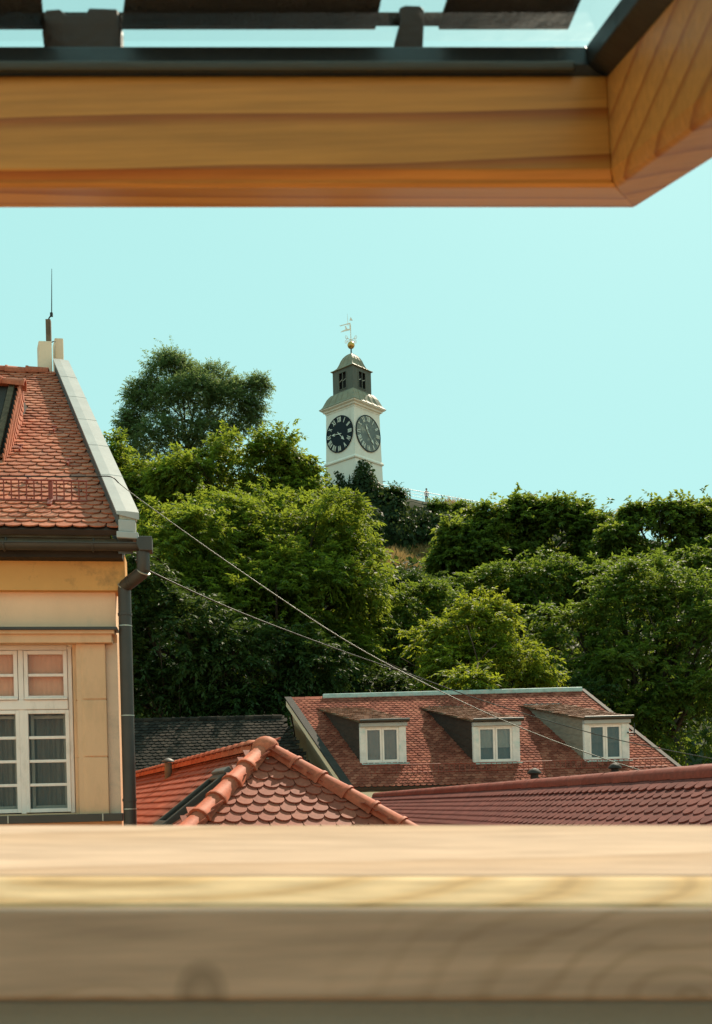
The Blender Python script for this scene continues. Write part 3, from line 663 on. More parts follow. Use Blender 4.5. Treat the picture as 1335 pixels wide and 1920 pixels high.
# ------------------------------------------------------------------ hipped orange roof in front
def hip_house():
    d = az(-19.8); rx = az(70.2); A = W(498, 1408, 11.0); p = R(38); tp = math.tan(p)
    h = thing('hipped_house', Vector((A.x, A.y + 3, 0)), 'low house under bright orange hipped roof with rounded tiles', 'house')
    far = A + d * 11.5
    left, front, right = 1.32, 2.6, 1.5
    # corners at eave level of each slope
    def P(al, sd, drop): return A + d * al + rx * sd - UP * drop
    e = .03
    bm = MB()
    bm.add([P(0, 0, e), P(-left, -left, left * tp + e), P(11.5, -left, left * tp + e), P(11.5, 0, e)], [(0, 1, 2, 3)])
    bm.add([P(0, 0, e), P(-right, right, right * tp + e), P(11.5, right, right * tp + e), P(11.5, 0, e)], [(0, 3, 2, 1)])
    bm.add([P(0, 0, e), P(-right, right, right * tp + e), P(-right, -left, right * tp + e), P(-left, -left, left * tp + e)], [(0, 1, 2, 3)])
    roof = bm.build('roof', M['underlay'], h)
    walls = MB().box(Vector((A.x, A.y, 0)), rx, d, UP, (-left + .15, right - .15), (-left + .2, 11.3), (0, A.z - right * tp - .05)).build('wall', M['wall_beige'], h)
    me, vn, fn = make_tile_mesh('tile', M['tile_hip'], seg=8, tail=.08, w=.162)
    # front hip
    us = (d * math.cos(p) + UP * math.sin(p)); sl = right / math.cos(p); O = P(-right, 0, right * tp)
    def ins(a, s):
        lim = (sl - s) * math.cos(p); return abs(a) < lim + .03 and a > -left - .05
    tm = tile_matrices(O, rx, us, sl - .02, -1.6, 1.6, ins, e=.135, w=.166, tilt=.13, jit=1.5)
    # left slope
    us2 = (rx * math.cos(p) + UP * math.sin(p)); ux2 = -d; sl2 = left / math.cos(p); O2 = P(0, -left, left * tp)
    sk = ray_plane(360, 1515, O2, ux2.cross(us2)); ska, sks = (sk - O2).dot(ux2), (sk - O2).dot(us2)
    def ins2(a, s):
        lim = (sl2 - s) * math.cos(p)
        return a < lim + .03 and not (abs(a - ska) < .30 and abs(s - sks - .05) < .42)
    tm2 = tile_matrices(O2, ux2, us2, sl2 - .02, -11.3, 1.4, ins2, e=.135, w=.166, tilt=.13, jit=1.5)
    place_tiles(tm + tm2, me, vn, fn, roof, 300)
    us3 = (-rx * math.cos(p) + UP * math.sin(p)); O3 = P(0, right, right * tp)
    tm3 = tile_matrices(O3, d, us3, right / math.cos(p) - .02, -1.4, 11.2, lambda a, s: a > -(right / math.cos(p) - s) * math.cos(p) - .03, e=.135, w=.166, tilt=.12)
    place_tiles(tm3, me, vn, fn, roof, 0)
    up = UP * .015
    place_caps(P(-left, -left, left * tp) + up, A - (A - P(-left, -left, left * tp)).normalized() * .36 + up, ME_CAP_BIG, roof, 'hip_tile', .335)
    place_caps(P(-right, right, right * tp) + up, A - (A - P(-right, right, right * tp)).normalized() * .33 + up, ME_CAP_BIG, roof, 'hip_tile', .335)
    place_caps(far + up * 2, A + up * 2 + d * .52, ME_CAP, roof, 'ridge_tile', .33, jit=.4)
    # rounded starter where the three ridges meet and its mortar bed
    MB().lathe(A - UP * .06, [(.15, 0), (.15, .09), (.135, .14), (.10, .185), (.05, .21), (.012, .218)], 18).build('apex_tile', M['cap'], roof, smooth='full')
    m = MB()
    for k in range(9):
        c = A - d * (.13 + .02 * random.random()) + rx * (.10 * (k / 8 - .5) * 2) - UP * (.10 + .03 * abs(k - 4) / 4 + .02 * random.random())
        m.lathe(c, [(.02, -.03), (.035, 0), (.02, .03)], 7)
    m.build('mortar_bed', M['mortar'], roof, smooth='full')
    # skylight
    n2 = ux2.cross(us2).normalized()
    sky_ = MB()
    for a0, a1, s0, s1 in ((-.30, -.23, -.40, .45), (.23, .30, -.40, .45), (-.23, .23, .37, .45), (-.23, .23, -.40, -.32)):
        sky_.box(sk, ux2, us2, n2, (a0, a1), (s0, s1), (-.05, .10))
    so = sky_.build('skylight', M['brown_metal'], roof, bevel=.01)
    MB().box(sk, ux2, us2, n2, (-.23, .23), (-.32, .37), (.06, .075)).build('pane', M['glass_far'], so)
    MB().box(sk, ux2, us2, n2, (-.32, .32), (.45, .53), (.0, .13)).build('hood', M['zinc_dark'], so, bevel=.012)
    # vent pipe
    u_, v_ = UV(316, 1462); vp = ray_plane(316, 1462, O2, n2)
    sc = vp.y / F
    MB().lathe(vp - UP * .15, [(7 * sc, 0), (7 * sc, 32 * sc + .15), (6 * sc, 32 * sc + .151)], 14).build('vent_pipe', M['rust'], roof, smooth='auto')
    MB().lathe(vp + UP * (33 * sc), [(7 * sc, 0), (12 * sc, 1 * sc), (11 * sc, 3 * sc), (6 * sc, 6 * sc), (1 * sc, 8 * sc)], 14).build('vent_cap', M['zinc_dark'], roof, smooth='auto')
hip_house()

# ------------------------------------------------------------------ maroon roof on the right
def maroon_house():
    a, b = W(705, 1487, 21.0), W(1335, 1436, 7.0); zr = (a.z + b.z) / 2 - .075; a.z = b.z = zr
    d = (b - a).normalized(); b2 = b + d * 2.4; L = (b2 - a).length
    side = UP.cross(d); side = side if side.x < 0 else -side
    p = R(38); w_ = 1.75
    h = thing('maroon_roofed_house', Vector(((a.x + b2.x) / 2, (a.y + b2.y) / 2, 0)), 'house with long maroon roof of rounded tiles and brick red ridge', 'house')
    us = -side * math.cos(p) + UP * math.sin(p); sl = w_ / math.cos(p)
    O = a + side * w_ - UP * (w_ * math.tan(p))
    n = (d.cross(us)); n = n if n.z > 0 else -n
    roof = MB().prism([O - n * .05, O + d * L - n * .05, b2 - n * .05, a - n * .05], n * .05).prism([a - n * .06, b2 - n * .06, b2 - side * 2.5 - UP * 1.8, a - side * 2.5 - UP * 1.8], UP * .03).build('roof', M['underlay'], h)
    MB().box(Vector((a.x, a.y, 0)), d, side, UP, (.1, L), (-2.3, w_ - .2), (0, O.z - .05)).build('wall', M['wall_beige'], h)
    me, vn, fn = make_tile_mesh('tile', M['tile_maroon'], w=.147, l=.20, tail=.055, seg=6, th=.011)
    ux = d if d.cross(us).z > 0 else -d
    OO = O if ux is d else O + d * L
    e = .085
    s_top = sl - .24
    tm = tile_matrices(OO, ux, us, s_top, 0.0, L, None, e=e, w=.150, tilt=.11, jit=.9)
    place_tiles(tm, me, vn, fn, roof, 292)
    # top course: long plain tiles reaching under the ridge
    me2, vn2, fn2 = make_tile_mesh('top_course_tile', M['tile_maroon'], w=.147, l=.30, tail=.055, seg=6, th=.011)
    s0 = math.ceil(s_top / e) * e
    tm2 = tile_matrices(OO + us * s0, ux, us, .05, 0, L, None, e=.5, w=.150, tilt=.07, jit=.6, lift=.008)
    place_tiles(tm2, me2, vn2, fn2, roof, 60, 'top_course_tile', 'top_course')
    place_caps(a + UP * .005, b2 + UP * .005, ME_CAP_M, roof, 'ridge_tile', .36, jit=.5)
    # two ventilator hoods behind the ridge
    for px, py, r in ((1002, 1452, 14), (1153, 1442, 13)):
        t = (UV(px, py)[0]); D = 12 if px < 1100 else 9.6
        c = W(px, py, D); s = D / F
        MB().lathe(c - UP * .3, [(r * .55 * s, 0), (r * .55 * s, .3 - 0 * s), (r * .6 * s, .3)], 14).build('vent_pipe', M['darkwood'], roof, smooth='auto')
        MB().lathe(c, [(r * .7 * s, 0), (r * 1.0 * s, 2 * s), (r * .95 * s, 4 * s), (r * .6 * s, 9 * s), (r * .15 * s, 12 * s)], 16).build('vent_hood', M['darkwood'], roof, smooth='auto')
maroon_house()

# ------------------------------------------------------------------ house with three dormers
def dormer_house():
    g = az(-22)
    T0 = W(541, 1309, 36.2); B0 = T0 - g * 5.6; zb = W(652, 1478, B0.y).z
    T1 = W(1091, 1302, 36.0); T1.z = T0.z
    rx = (T1 - T0).normalized()
    rise = T0.z - zb
    h = thing('dormer_house', Vector(((T0.x + T1.x) / 2, 34, 0)), 'old house with weathered red tiles and three dormer windows', 'house')
    B0.z = zb; B1 = T1 - g * 5.6; B1.z = zb
    us0 = (T0 - B0); n = rx.cross(us0).normalized(); us = n.cross(rx).normalized(); us = us if us.z > 0 else -us; n = rx.cross(us)
    sl = us0.dot(us); sk = us0.dot(rx) / sl; wd = (B1 - B0).length
    m = MB().prism([B0 - n * .12, B1 - n * .12, T1 - n * .12, T0 - n * .12], n * .12)
    bk = Vector((us.x, us.y, 0)).normalized() * 4.5
    m.prism([T0 - n * .1, T1 - n * .1, T1 + bk - UP * 2.6, T0 + bk - UP * 2.6], UP * .05)
    roof = m.build('roof', M['underlay'], h)
    wl = MB().prism([Vector((p.x, p.y, 0)) for p in (B0 + g * .5 + rx * .3, B1 + g * .5 - rx * .3, T1 + g * 3.5 - rx * .3, T0 + g * 3.5 + rx * .3)], UP * (zb - .1)).build('wall', M['wall_beige'], h)
    MB().prism([B0 + rx * .06 - UP * .16, T0 + rx * .06 - UP * .16, T0 + rx * .06 + bk - UP * 2.6, Vector((B0.x, B0.y, zb - .2)) + rx * .06 + bk * 1.5], rx * .25).build('gable_wall', M['wall_beige'], h)
    # barge board and dark verge on the left rake
    MB().prism([B0 - rx * .10 - n * .32, B0 - rx * .10 - n * .02, T0 - rx * .10 - n * .02, T0 - rx * .10 - n * .32], rx * .06).build('barge_board', M['chimney'], roof)
    MB().prism([B0 - rx * .14 - n * .02, B0 + rx * .10 - n * .02, T0 + rx * .10 - n * .02, T0 - rx * .14 - n * .02], n * .075).build('verge_sheet', M['darkwood'], roof)
    MB().prism([B1 - rx * .05 - n * .1, B1 + rx * .08 - n * .1, T1 + rx * .08 - n * .1, T1 - rx * .05 - n * .1], n * .16).build('verge_sheet', M['darkwood'], roof)
    MB().box(T0 + rx * 1.2, rx, Vector((us.x, us.y, 0)).normalized(), UP, (0, (T1 - T0).length - 1.2), (-.16, .2), (-.06, .10)).build('ridge_flashing', M['verdigris'], roof, bevel=.03)
    MB().box(B0, rx, g, UP, (.05, wd), (-.05, .3), (-.30, -.13)).build('eave_beam', M['chimney'], h)
    # dormers
    me, vn, fn = make_tile_mesh('tile', M['tile_old'], seg=4)
    meb, vnb, fnb = make_tile_mesh('dormer_tile', M['tile_brown'], seg=4)
    fn_dir = Vector((us.x, us.y, 0)).normalized()
    spots = []
    for (pl, pr, pb) in ((676, 762, 1429), (888, 975, 1428), (1096, 1180, 1424)):
        p = ray_plane((pl + pr) / 2, pb, B0 + n * .05, n); spots.append((p, (pr - pl) * p.y / F))
    boxes = []
    for i, (c, wdt) in enumerate(spots):
        a = (c - B0).dot(rx); s = (c - B0).dot(us); boxes.append((a, s, wdt))
    def ins(a, s):
        if not (sk * s - .02 < a < wd + sk * s + .02): return False
        return not any(abs(a - (ba + sk * (s - bs))) < bw / 2 - .06 and bs + .1 < s < sl - .9 for ba, bs, bw in boxes)
    tm = tile_matrices(B0, rx, us, sl - .1, -4, wd + 3, ins, e=.15, tilt=.12, jit=1.8)
    place_tiles(tm, me, vn, fn, roof, 0)
    # snow guard and hooks at the eaves
    sgb = B0 + us * .75 + rx * .6 + n * .05
    sg = MB().tube([sgb, sgb + rx * (wd - 1.2)], .012, 5).tube([sgb + UP * .24, sgb + UP * .24 + rx * (wd - 1.2)], .012, 5)
    sg = sg.build('snow_guard', M['red_metal'], roof)
    for k in range(int((wd - 1.2) / .16)):
        q = sgb + rx * (k * .16)
        MB().tube([q, q + UP * .24], .010, 4).build('baluster', M['red_metal'], sg)
    for (c, wdt) in spots:
        hh = 1.30; x0, x1 = -wdt / 2, wdt / 2
        sd = g                                              # cheeks run back along the plot line
        back_top = 3.3
        f0 = c - n * .05
        def Q(x, b, z): return f0 + rx * x + sd * b + UP * z
        # body: side cheeks as prisms down to the roof
        bt = hh + back_top * .20
        dm = MB().prism([Q(x0 + .03, .02, -.25), Q(x0 + .03, .02, hh), Q(x0 + .03, back_top, bt), Q(x0 + .03, back_top, bt - .3)], rx * .08)
        dm.prism([Q(x1 - .11, .02, -.25), Q(x1 - .11, .02, hh), Q(x1 - .11, back_top, bt), Q(x1 - .11, back_top, bt - .3)], rx * .08)
        dm.box(f0, rx, sd, UP, (x0 + .11, x1 - .11), (.5, .55), (0, hh))
        do = dm.build('dormer', M['cheek'] if c.x < 6 else M['cheek_grey'], h)
        for k in range(4):
            zz = .15 + k * .29
            MB().prism([Q(x0 + .018, .05, zz), Q(x0 + .018, .05, zz + .27), Q(x0 + .018, back_top * (.95 + .0 * k), zz + .27 + back_top * .2), Q(x0 + .018, back_top * .95, zz + .2 + back_top * .2)], rx * .012).build('cheek_board', M['cheek'] if c.x < 6 else M['cheek_grey'], do)
        # front: wide verdigris cladding, twin casements, sill, lintel
        fr = MB()
        for a0, a1, z0, z1 in ((x0, x0 + .17, 0, hh - .16), (x1 - .22, x1, 0, hh - .16), (x0 + .17, x1 - .22, 0, .06), (x0 + .17, x1 - .22, hh - .20, hh - .16)):
            fr.box(f0, rx, sd, UP, (a0, a1), (-.03, .06), (z0, z1))
        fo = fr.build('front_cladding', M['pale_clad'], do, bevel=.01)
        MB().box(f0, rx, sd, UP, (x0 + .02, x1 + .06), (-.10, .05), (-.05, .005)).build('sill', M['verdigris'], do, bevel=.008)
        MB().box(f0, rx, sd, UP, (x0 - .01, x1 + .03), (-.09, .05), (hh - .16, hh - .03)).build('lintel', M['zinc'], do, bevel=.02)
        MB().tube([f0 + rx * (x0 - .04) - sd * .16 + UP * (hh + .03), f0 + rx * (x1 + .07) - sd * .16 + UP * (hh + .03)], .05, 10).build('gutter', M['brown_metal'], do, smooth='auto')
        wi = MB(); a0, a1 = x0 + .17, x1 - .22; mid = (a0 + a1) / 2; z0, z1 = .06, hh - .20
        for q0, q1 in ((a0, mid - .005), (mid + .005, a1)):
            for e0, e1, y0, y1 in ((q0, q0 + .06, z0, z1), (q1 - .06, q1, z0, z1), (q0 + .06, q1 - .06, z0, z0 + .06), (q0 + .06, q1 - .06, z1 - .06, z1)):
                wi.box(f0, rx, sd, UP, (e0, e1), (.0, .05), (y0, y1))
        wo_ = wi.build('window', M['whitewood'], do, bevel=.006)
        for q0, q1 in ((a0 + .06, mid - .065), (mid + .065, a1 - .06)):
            MB().box(f0, rx, sd, UP, (q0, q1), (.02, .03), (z0 + .06, z1 - .06)).build('pane', M['glass_far'], wo_)
        i_ = [q for q, t_ in enumerate(spots) if t_[0] is c][0]
        cm = (M['reflect_rose'], M['reflect_pale'], M['curtain_grey'])[i_]  # cloth tones stand in for roof and sky reflected in the panes
        for b0_, b1_, zz0, zz1, m_ in ((.10, .11, z0 + (0, .42, .5)[i_], z1, cm), (.2, .21, z0, z1, M['curtain_grey'])):
            n_k = 24; ra, rb_ = [], []
            for k_ in range(n_k + 1):
                xx = a0 + (a1 - a0) * k_ / n_k; dd_ = b0_ + .02 * math.sin(k_ * 1.1 + i_)
                ra.append(f0 + rx * xx + sd * dd_ + UP * zz0); rb_.append(f0 + rx * xx + sd * dd_ + UP * zz1)
            MB().loft([ra, rb_], closed=False).build('curtain', m_, wo_, smooth='full')
        # lean-to roof of the dormer
        ru = (sd + UP * .20).normalized(); rn = rx.cross(ru).normalized(); rn = rn if rn.z > 0 else -rn
        rb = f0 + UP * (hh + .0)
        ro = MB().prism([rb + rx * (x0 - .08) - ru * .12, rb + rx * (x1 + .08) - ru * .12, rb + rx * (x1 + .08) + ru * back_top * 1.16, rb + rx * (x0 - .08) + ru * back_top * 1.16], rn * .05).build('dormer_roof', M['oldwood'], do)
        usr = rn.cross(rx).normalized(); usr = usr if usr.dot(ru) > 0 else -usr
        skr = ru.dot(rx) / max(ru.dot(usr), .1)
        t2 = tile_matrices(rb - ru * .12 + rn * .03, rx, usr, back_top * 1.1, -2.5, 2.5, lambda a, s: x0 - .10 + skr * s < a < x1 + .10 + skr * s, e=.15, tilt=.12, jit=1.5)
        place_tiles(t2, meb, vnb, fnb, ro, 0)
        for k in range(2):
            MB().box(rb + ru * (back_top * 1.12 - .0) + rn * (.055 + .0 * k), rx, ru, rn, (x0 - .06 + k * wdt / 2, x0 + wdt / 2 - .02 + k * wdt / 2), (-.06, .05), (0, .03)).build('top_flashing', M['zinc'], ro)
    # steel bracket for the cable beside the last dormer
    c, wdt = spots[2]
    q = c + rx * (wdt / 2 + .02) - g * .05
    MB().tube([q + UP * .72, q + UP * .72 + rx * .12, q + UP * 1.1 + rx * .12], .018, 6).tube([q + UP * .8 - rx * .1, q + UP * .8 + rx * .14], .022, 6).build('cable_bracket', M['black'], roof)
    return spots
DSP = dormer_house()

# ------------------------------------------------------------------ low dark roof behind
def dark_house():
    A, B = W(232, 1353, 37.6), W(528, 1349, 37.6); B.z = A.z
    rx = (B - A).normalized(); fwd = az(-3); g = az(-22); run = 3.7
    dn = W(232, 1485, 37.6 - run); drop = A.z - dn.z
    h = thing('dark_roofed_house', Vector(((A.x + B.x) / 2, 36, 0)), 'low house under old tile roof with tree shade in its dark colour', 'house')
    us = (fwd * run + UP * drop).normalized(); sl = math.hypot(run, drop)
    O = A - us * sl; n = rx.cross(us)
    tl = math.tan(R(19))
    wtop = (B - A).length; wbot = wtop + run * tl
    roof = MB().prism([O - n * .08, O + rx * wbot - n * .08, O + rx * wtop + us * sl - n * .08, O + us * sl - n * .08], n * .08).prism([O + us * sl - n * .09, O + rx * wtop + us * sl - n * .09, O + rx * (wtop - 1) + us * sl + fwd * 3 - UP * 2, O + us * sl + fwd * 3 - UP * 2], UP * .05).build('roof', M['underlay'], h)
    MB().prism([Vector((q.x, q.y, 0)) for q in (O + fwd * .3 + rx * .2, O + fwd * .3 + rx * (wbot - .4), O + fwd * (run + 2.5) + rx * (wtop - 1.3), O + fwd * (run + 2.5) + rx * .2)], UP * (O.z - .05)).build('wall', M['wall_beige'], h)
    me, vn, fn = make_tile_mesh('tile', M['tile_dark'], seg=4, th=.022, w=.21)
    tm = tile_matrices(O, rx, us, sl, 0, wbot, lambda a, s: a < wbot - (wbot - wtop) * s / sl + .05, e=.19, w=.215, tilt=.14, jit=3.0)
    place_tiles(tm, me, vn, fn, roof, 0)
    place_caps(O + us * sl + rx * .1, O + us * sl + rx * (wtop - .3), cap_mesh('shade_dark_ridge_tile', M['tile_dark']), roof)
dark_house()
# ------------------------------------------------------------------ clock tower
def clock_tower():
    DC = 121.2; ax = W(662, 800, DC); cx, cy = ax.x, ax.y
    zc = lambda py, D: W(666, py, D).z
    z_base = PLAT - 3.0; z_str = zc(858, 118.0); z_cb = zc(760, 118.0); z_ct = zc(746, 117.4); z_l0 = zc(727, 118.9); z_l1 = zc(683, 118.9); z_dt = zc(664, DC)
    t = thing('clock_tower', Vector((cx, cy, z_base)), 'white clock tower with black dials and grey lantern on the hilltop', 'tower')
    th = R(45 + 2.2)
    ex = Vector((math.cos(th), math.sin(th), 0)); ey = Vector((-math.sin(th), math.cos(th), 0)); C = Vector((cx, cy, 0))
    def sq(hw, z): return [C + ex * a * hw + ey * b * hw + UP * z for a, b in ((-1, -1), (1, -1), (1, 1), (-1, 1))]
    hb = 2.22
    MB().loft([sq(hb + .22, z_base), sq(hb + .10, z_str - .01)]).build('shaft', M['tower_white'], t)
    MB().loft([sq(hb + .12, z_str), sq(hb + .24, z_str + .06), sq(hb + .26, z_str + .20), sq(hb + .12, z_str + .42)]).build('string_course', M['tower_white'], t)
    MB().loft([sq(hb + .075, z_str + .421), sq(hb - .02, z_cb)]).build('clock_storey', M['tower_white'], t)
    dz = z_ct - z_cb
    MB().loft([sq(hb + .02, z_cb + .001), sq(hb + .05, z_cb + dz * .25), sq(hb + .22, z_cb + dz * .40), sq(hb + .26, z_cb + dz * .62), sq(hb + .50, z_cb + dz * .85), sq(hb + .54, z_ct)]).build('cornice', M['tower_white'], t)
    hl = 1.58
    prof = [(hb + .56, z_ct + .002), (hb + .57, z_ct + .05)]
    dl = z_l0 - z_ct
    for k, (f, r) in enumerate(((.07, .84), (.2, .71), (.42, .58), (.66, .43), (.85, .25), (.95, .12), (1.0, .0))): prof.append((hl + .03 + (hb + .57 - hl) * r, z_ct + .05 + dl * f))
    bell = MB().loft([sq(r, z) for r, z in prof]).build('skirt_roof', M['copper'], t)
    for s_ in range(4):
        a_, b_ = (ex, ey) if s_ % 2 == 0 else (ey, ex); sg = -1 if s_ < 2 else 1
        for k in range(1, 5):
            f = k / 5 * 2 - 1
            pts = [C + a_ * (f * r) + b_ * (sg * (r + .012)) + UP * z for r, z in prof[1:]]
            MB().tube(pts, .025, 4).build('seam', M['copper'], bell)
    zl0 = z_l0 + .05; zl1 = z_l1
    # lantern: four corner posts, panels round a window opening on each side
    lan = MB().loft([sq(hl - .30, zl0), sq(hl - .30, zl1)]).build('lantern', M['void'], t)
    for s_ in range(4):
        a_, b_ = ((ex, ey), (ey, -ex), (-ex, -ey), (-ey, ex))[s_]
        n_ = -b_; o_ = C + n_ * hl
        Hh = zl1 - zl0; ww = .60; w0, w1 = zl0 + .30, zl1 - .42
        pan = MB()
        for x0, x1, q0, q1 in ((-hl + .0, -ww, zl0, zl1), (ww, hl - .12, zl0, zl1), (-ww, ww, zl0, w0), (-ww, ww, w1, zl1)):
            pan.box(o_, a_, -n_, UP, (x0, x1), (0, .12), (q0, q1))
        pan.build('lantern_side', M['lantern'], lan)
        fr = MB()
        for x0, x1, q0, q1 in ((-ww - .06, -ww + .06, w0 - .06, w1 + .05), (ww - .06, ww + .06, w0 - .06, w1 + .05), (-ww + .06, ww - .06, w1 - .03, w1 + .09), (-ww + .06, ww - .06, w0 - .06, w0 + .04), (-.04, .04, w0 + .04, w1 - .03)):
            fr.box(o_, a_, n_, UP, (x0, x1), (-.05, .05), (q0, q1))
        fr.build('window', M['lantern'], lan, bevel=.015)
        zm = (w0 + w1) / 2 + .05
        for x0 in (-ww + .06, .04):
            MB().tube([o_ + a_ * (x0 + .03) - n_ * .02 + UP * (zm - .08), o_ + a_ * (x0 + .42) - n_ * .02 + UP * (zm + .10)], .028, 5).build('shutter_rod', M['numeral'], lan)
    pr = [(hl + .16, zl1), (hl + .17, zl1 + .06)]
    dh = z_dt - zl1
    for f, r in ((.07, .84), (.18, .69), (.38, .58), (.58, .50), (.74, .40), (.87, .27), (.95, .15), (1.0, .04)): pr.append(((hl + .16) * r, zl1 + .06 + dh * f))
    dome = MB().loft([sq(r, z) for r, z in pr]).build('dome', M['copper'], t)
    for s_ in range(4):
        a_, b_ = ((ex, ey), (ey, -ex), (-ex, -ey), (-ey, ex))[s_]
        for k in (-.33, .33):
            MB().tube([C + a_ * (k * r) - b_ * (r + .01) + UP * z for r, z in pr[1:-1]], .022, 4).build('seam', M['copper'], dome)
        MB().tube([C + (a_ - b_) * (r + .005) + UP * z for r, z in pr[1:]], .03, 4).build('seam', M['copper'], dome)
    # finial: rod, gilt ball, weather vane
    zb = zc(647, DC); zt = zc(588, DC)
    MB().tube([C + UP * (z_dt - .1), C + UP * (zb - .3)], .09, 8).build('finial_rod', M['fence'], t)
    ball = MB().lathe(C + UP * zb, [(.43 * math.cos(a), .43 * math.sin(a)) for a in [R(-90 + 15 * k) for k in range(13)]], 18).build('gilt_ball', M['gold'], t, smooth='full')
    ln = Vector((-.012, 0, 0))
    tip = C + UP * zt + Vector((-.35, 0, 0))
    MB().tube([C + UP * (zb + .4), C + UP * (zb + 2.4)], .05, 6).tube([C + UP * (zb + 2.3) + Vector((-.3, 0, 0)), tip], [.035, .015], 5).build('vane_rod', M['tower_white'], ball)
    vx = Vector((-.95, -.3, -.05)).normalized(); zf = zb + 1.75
    v = MB()
    o_ = C + UP * zf
    for q in ([(0, .0), (0, .85), (.12, .85), (.12, 0)], [(.12, .73), (.12, .85), (1.35, .45), (1.2, .40)], [(.12, .0), (.12, .12), (.45, .16), (1.1, -.18), (1.25, -.32)], [(.45, .16), (.55, .45), (.68, .45), (.60, .12)]):
        v.prism([o_ + vx * x + UP * z for x, z in q], vx.cross(UP) * .05)
    v.prism([o_ + UP * 1.15 - vx * .28, o_ + UP * 1.15 + vx * .12, o_ + UP * 1.55 - vx * .05], vx.cross(UP) * .05)
    v.build('weather_vane', M['tower_white'], ball)
    cr = MB()
    for dv, r in ((ex, 1), (-ex, 1), (ey, 1), (-ey, 1)):
        p0 = C + UP * (zb + .62); cr.tube([p0, p0 + dv * .75], .035, 5)
        for k in range(6):
            a = k * math.pi / 3; b = a + math.pi / 3
            q = p0 + dv * .75 + UP * .05
            cr.tube([q + (dv * math.cos(a) + UP * math.sin(a)) * .2, q + (dv * math.cos(b) + UP * math.sin(b)) * .2], .03, 4)
    cr.build('compass_arms', M['tower_white'], ball)
    # dials
    zd = zc(808, 118.6)
    bat = (hb + .075 - hb + .02) / (z_cb - z_str)
    def dial(n_, a_, mat, hands):
        r = 2.06; hw = hb - .02 + (z_cb - zd) * (.095 / (z_cb - z_str - .42)) + .035
        o = C + n_ * (hw + .01) + UP * zd
        def P(x, y, d=0.0): return o + a_ * x + UP * y + n_ * d
        nseg = 48
        c = MB().prism([P(r * math.cos(2 * math.pi * k / nseg), r * math.sin(2 * math.pi * k / nseg), -.06) for k in range(nseg)], n_ * .13).build('clock_dial', mat, t)
        rim = MB(); rings = []
        for rr, dd in ((r + .03, 0), (r + .03, .11), (r - .05, .11), (r - .05, 0)):
            rings.append([P(rr * math.cos(2 * math.pi * k / nseg), rr * math.sin(2 * math.pi * k / nseg), dd) for k in range(nseg)])
        rings.append(rings[0]); rim.loft(rings, True, False).build('dial_rim', M['clock_dark'], c)
        names = ['XII', 'I', 'II', 'III', 'IV', 'V', 'VI', 'VII', 'VIII', 'IX', 'X', 'XI']
        for k, nm in enumerate(names):
            an = math.pi / 2 - k * math.pi / 6; rad = Vector((math.cos(an), math.sin(an))); tan = Vector((math.sin(an), -math.cos(an)))
            adv = {'I': .135, 'V': .34, 'X': .34}; tot = sum(adv[ch] for ch in nm); x = -tot / 2
            m = MB(); r0, r1 = r * .66, r * .94
            def bar(xa, ya, xb, yb, wdt):
                pa = rad * ya + tan * xa; pb = rad * yb + tan * xb; w = tan * wdt / 2
                m.prism([P(*(pa - w), .075), P(*(pa + w), .075), P(*(pb + w), .075), P(*(pb - w), .075)], n_ * .03)
            for ch in nm:
                mid = x + adv[ch] / 2
                if ch == 'I': bar(mid, r0, mid, r1, .085)
                elif ch == 'V': bar(mid - .11, r1, mid, r0, .095); bar(mid + .11, r1, mid, r0, .05)
                else: bar(mid - .12, r1, mid + .12, r0, .095); bar(mid + .12, r1, mid - .12, r0, .05)
                x += adv[ch]
            m.build('numeral', M['numeral'], c)
        for an, ln_, hd in hands:
            an = R(an); dv = Vector((math.cos(an), math.sin(an))); sv = Vector((-dv.y, dv.x)); m = MB()
            def G(pts, d=.11): m.prism([P(*(dv * x + sv * y), d) for x, y in pts], n_ * .03)
            G([(-.35, -.04), (-.35, .04), (ln_ - .35, .035), (ln_ - .35, -.035)])
            G([(ln_ - .45, -.17 * hd), (ln_ - .35, 0), (ln_ - .45, .17 * hd), (ln_ + .12, 0)], .115)
            m.build('clock_hand', M['numeral'], c)
        MB().prism([P(.09 * math.cos(k * math.pi / 5), .09 * math.sin(k * math.pi / 5), .10) for k in range(10)], n_ * .06).build('hand_boss', M['numeral'], c)
    # faces towards the viewer: -ey points right-front, -ex points left-front
    nr, nl = -ey, -ex
    if nr.x < nl.x: nr, nl = nl, nr
    rv = lambda n_: UP.cross(n_)
    def right_of(n_):
        a_ = UP.cross(n_); return a_ if a_.dot(Vector((1, 0, 0))) > 0 else -a_
    dial(nr, right_of(nr), M['clock_worn'], ((-52, 1.25, 1.1), (118, .95, 1.0)))
    dial(nl, right_of(nl), M['clock_dark'], ((-47, 1.05, 1.1), (176, 1.1, 1.0)))
    return C, ex, ey, hb, z_base, z_str
TW = clock_tower()

# ------------------------------------------------------------------ fence, visitor
def fence():
    px = [572, 595, 625, 655, 690, 735, 765, 800, 840, 880, 920]
    f = None; pts = []
    xs = np.linspace(-6.5, 17, 13)
    for x in xs: pts.append(Vector((x, float(edge_y(x)) - .1 + (.0 if x > 3 else .3), PLAT - .1)))
    # keep clear of the tower foot
    f = thing('hilltop_railing', pts[6], 'thin blue grey metal railing along the hilltop edge', 'railing')
    for p in pts: MB().tube([p, p + UP * 1.15], .045, 6).build('post', M['fence'], f)
    for z, r in ((1.12, .035), (.75, .022), (.40, .022)):
        for a, b in zip(pts[:-1], pts[1:]):
            MB().tube([a + UP * z, b + UP * z], r, 5).build('rail', M['fence'], f)
    MB().box(pts[0], Vector((1, 0, 0)), Vector((0, 1, 0)), UP, (0, .01), (0, .01), (-.2, .0)).build('footing', M['fence'], f)
fence()
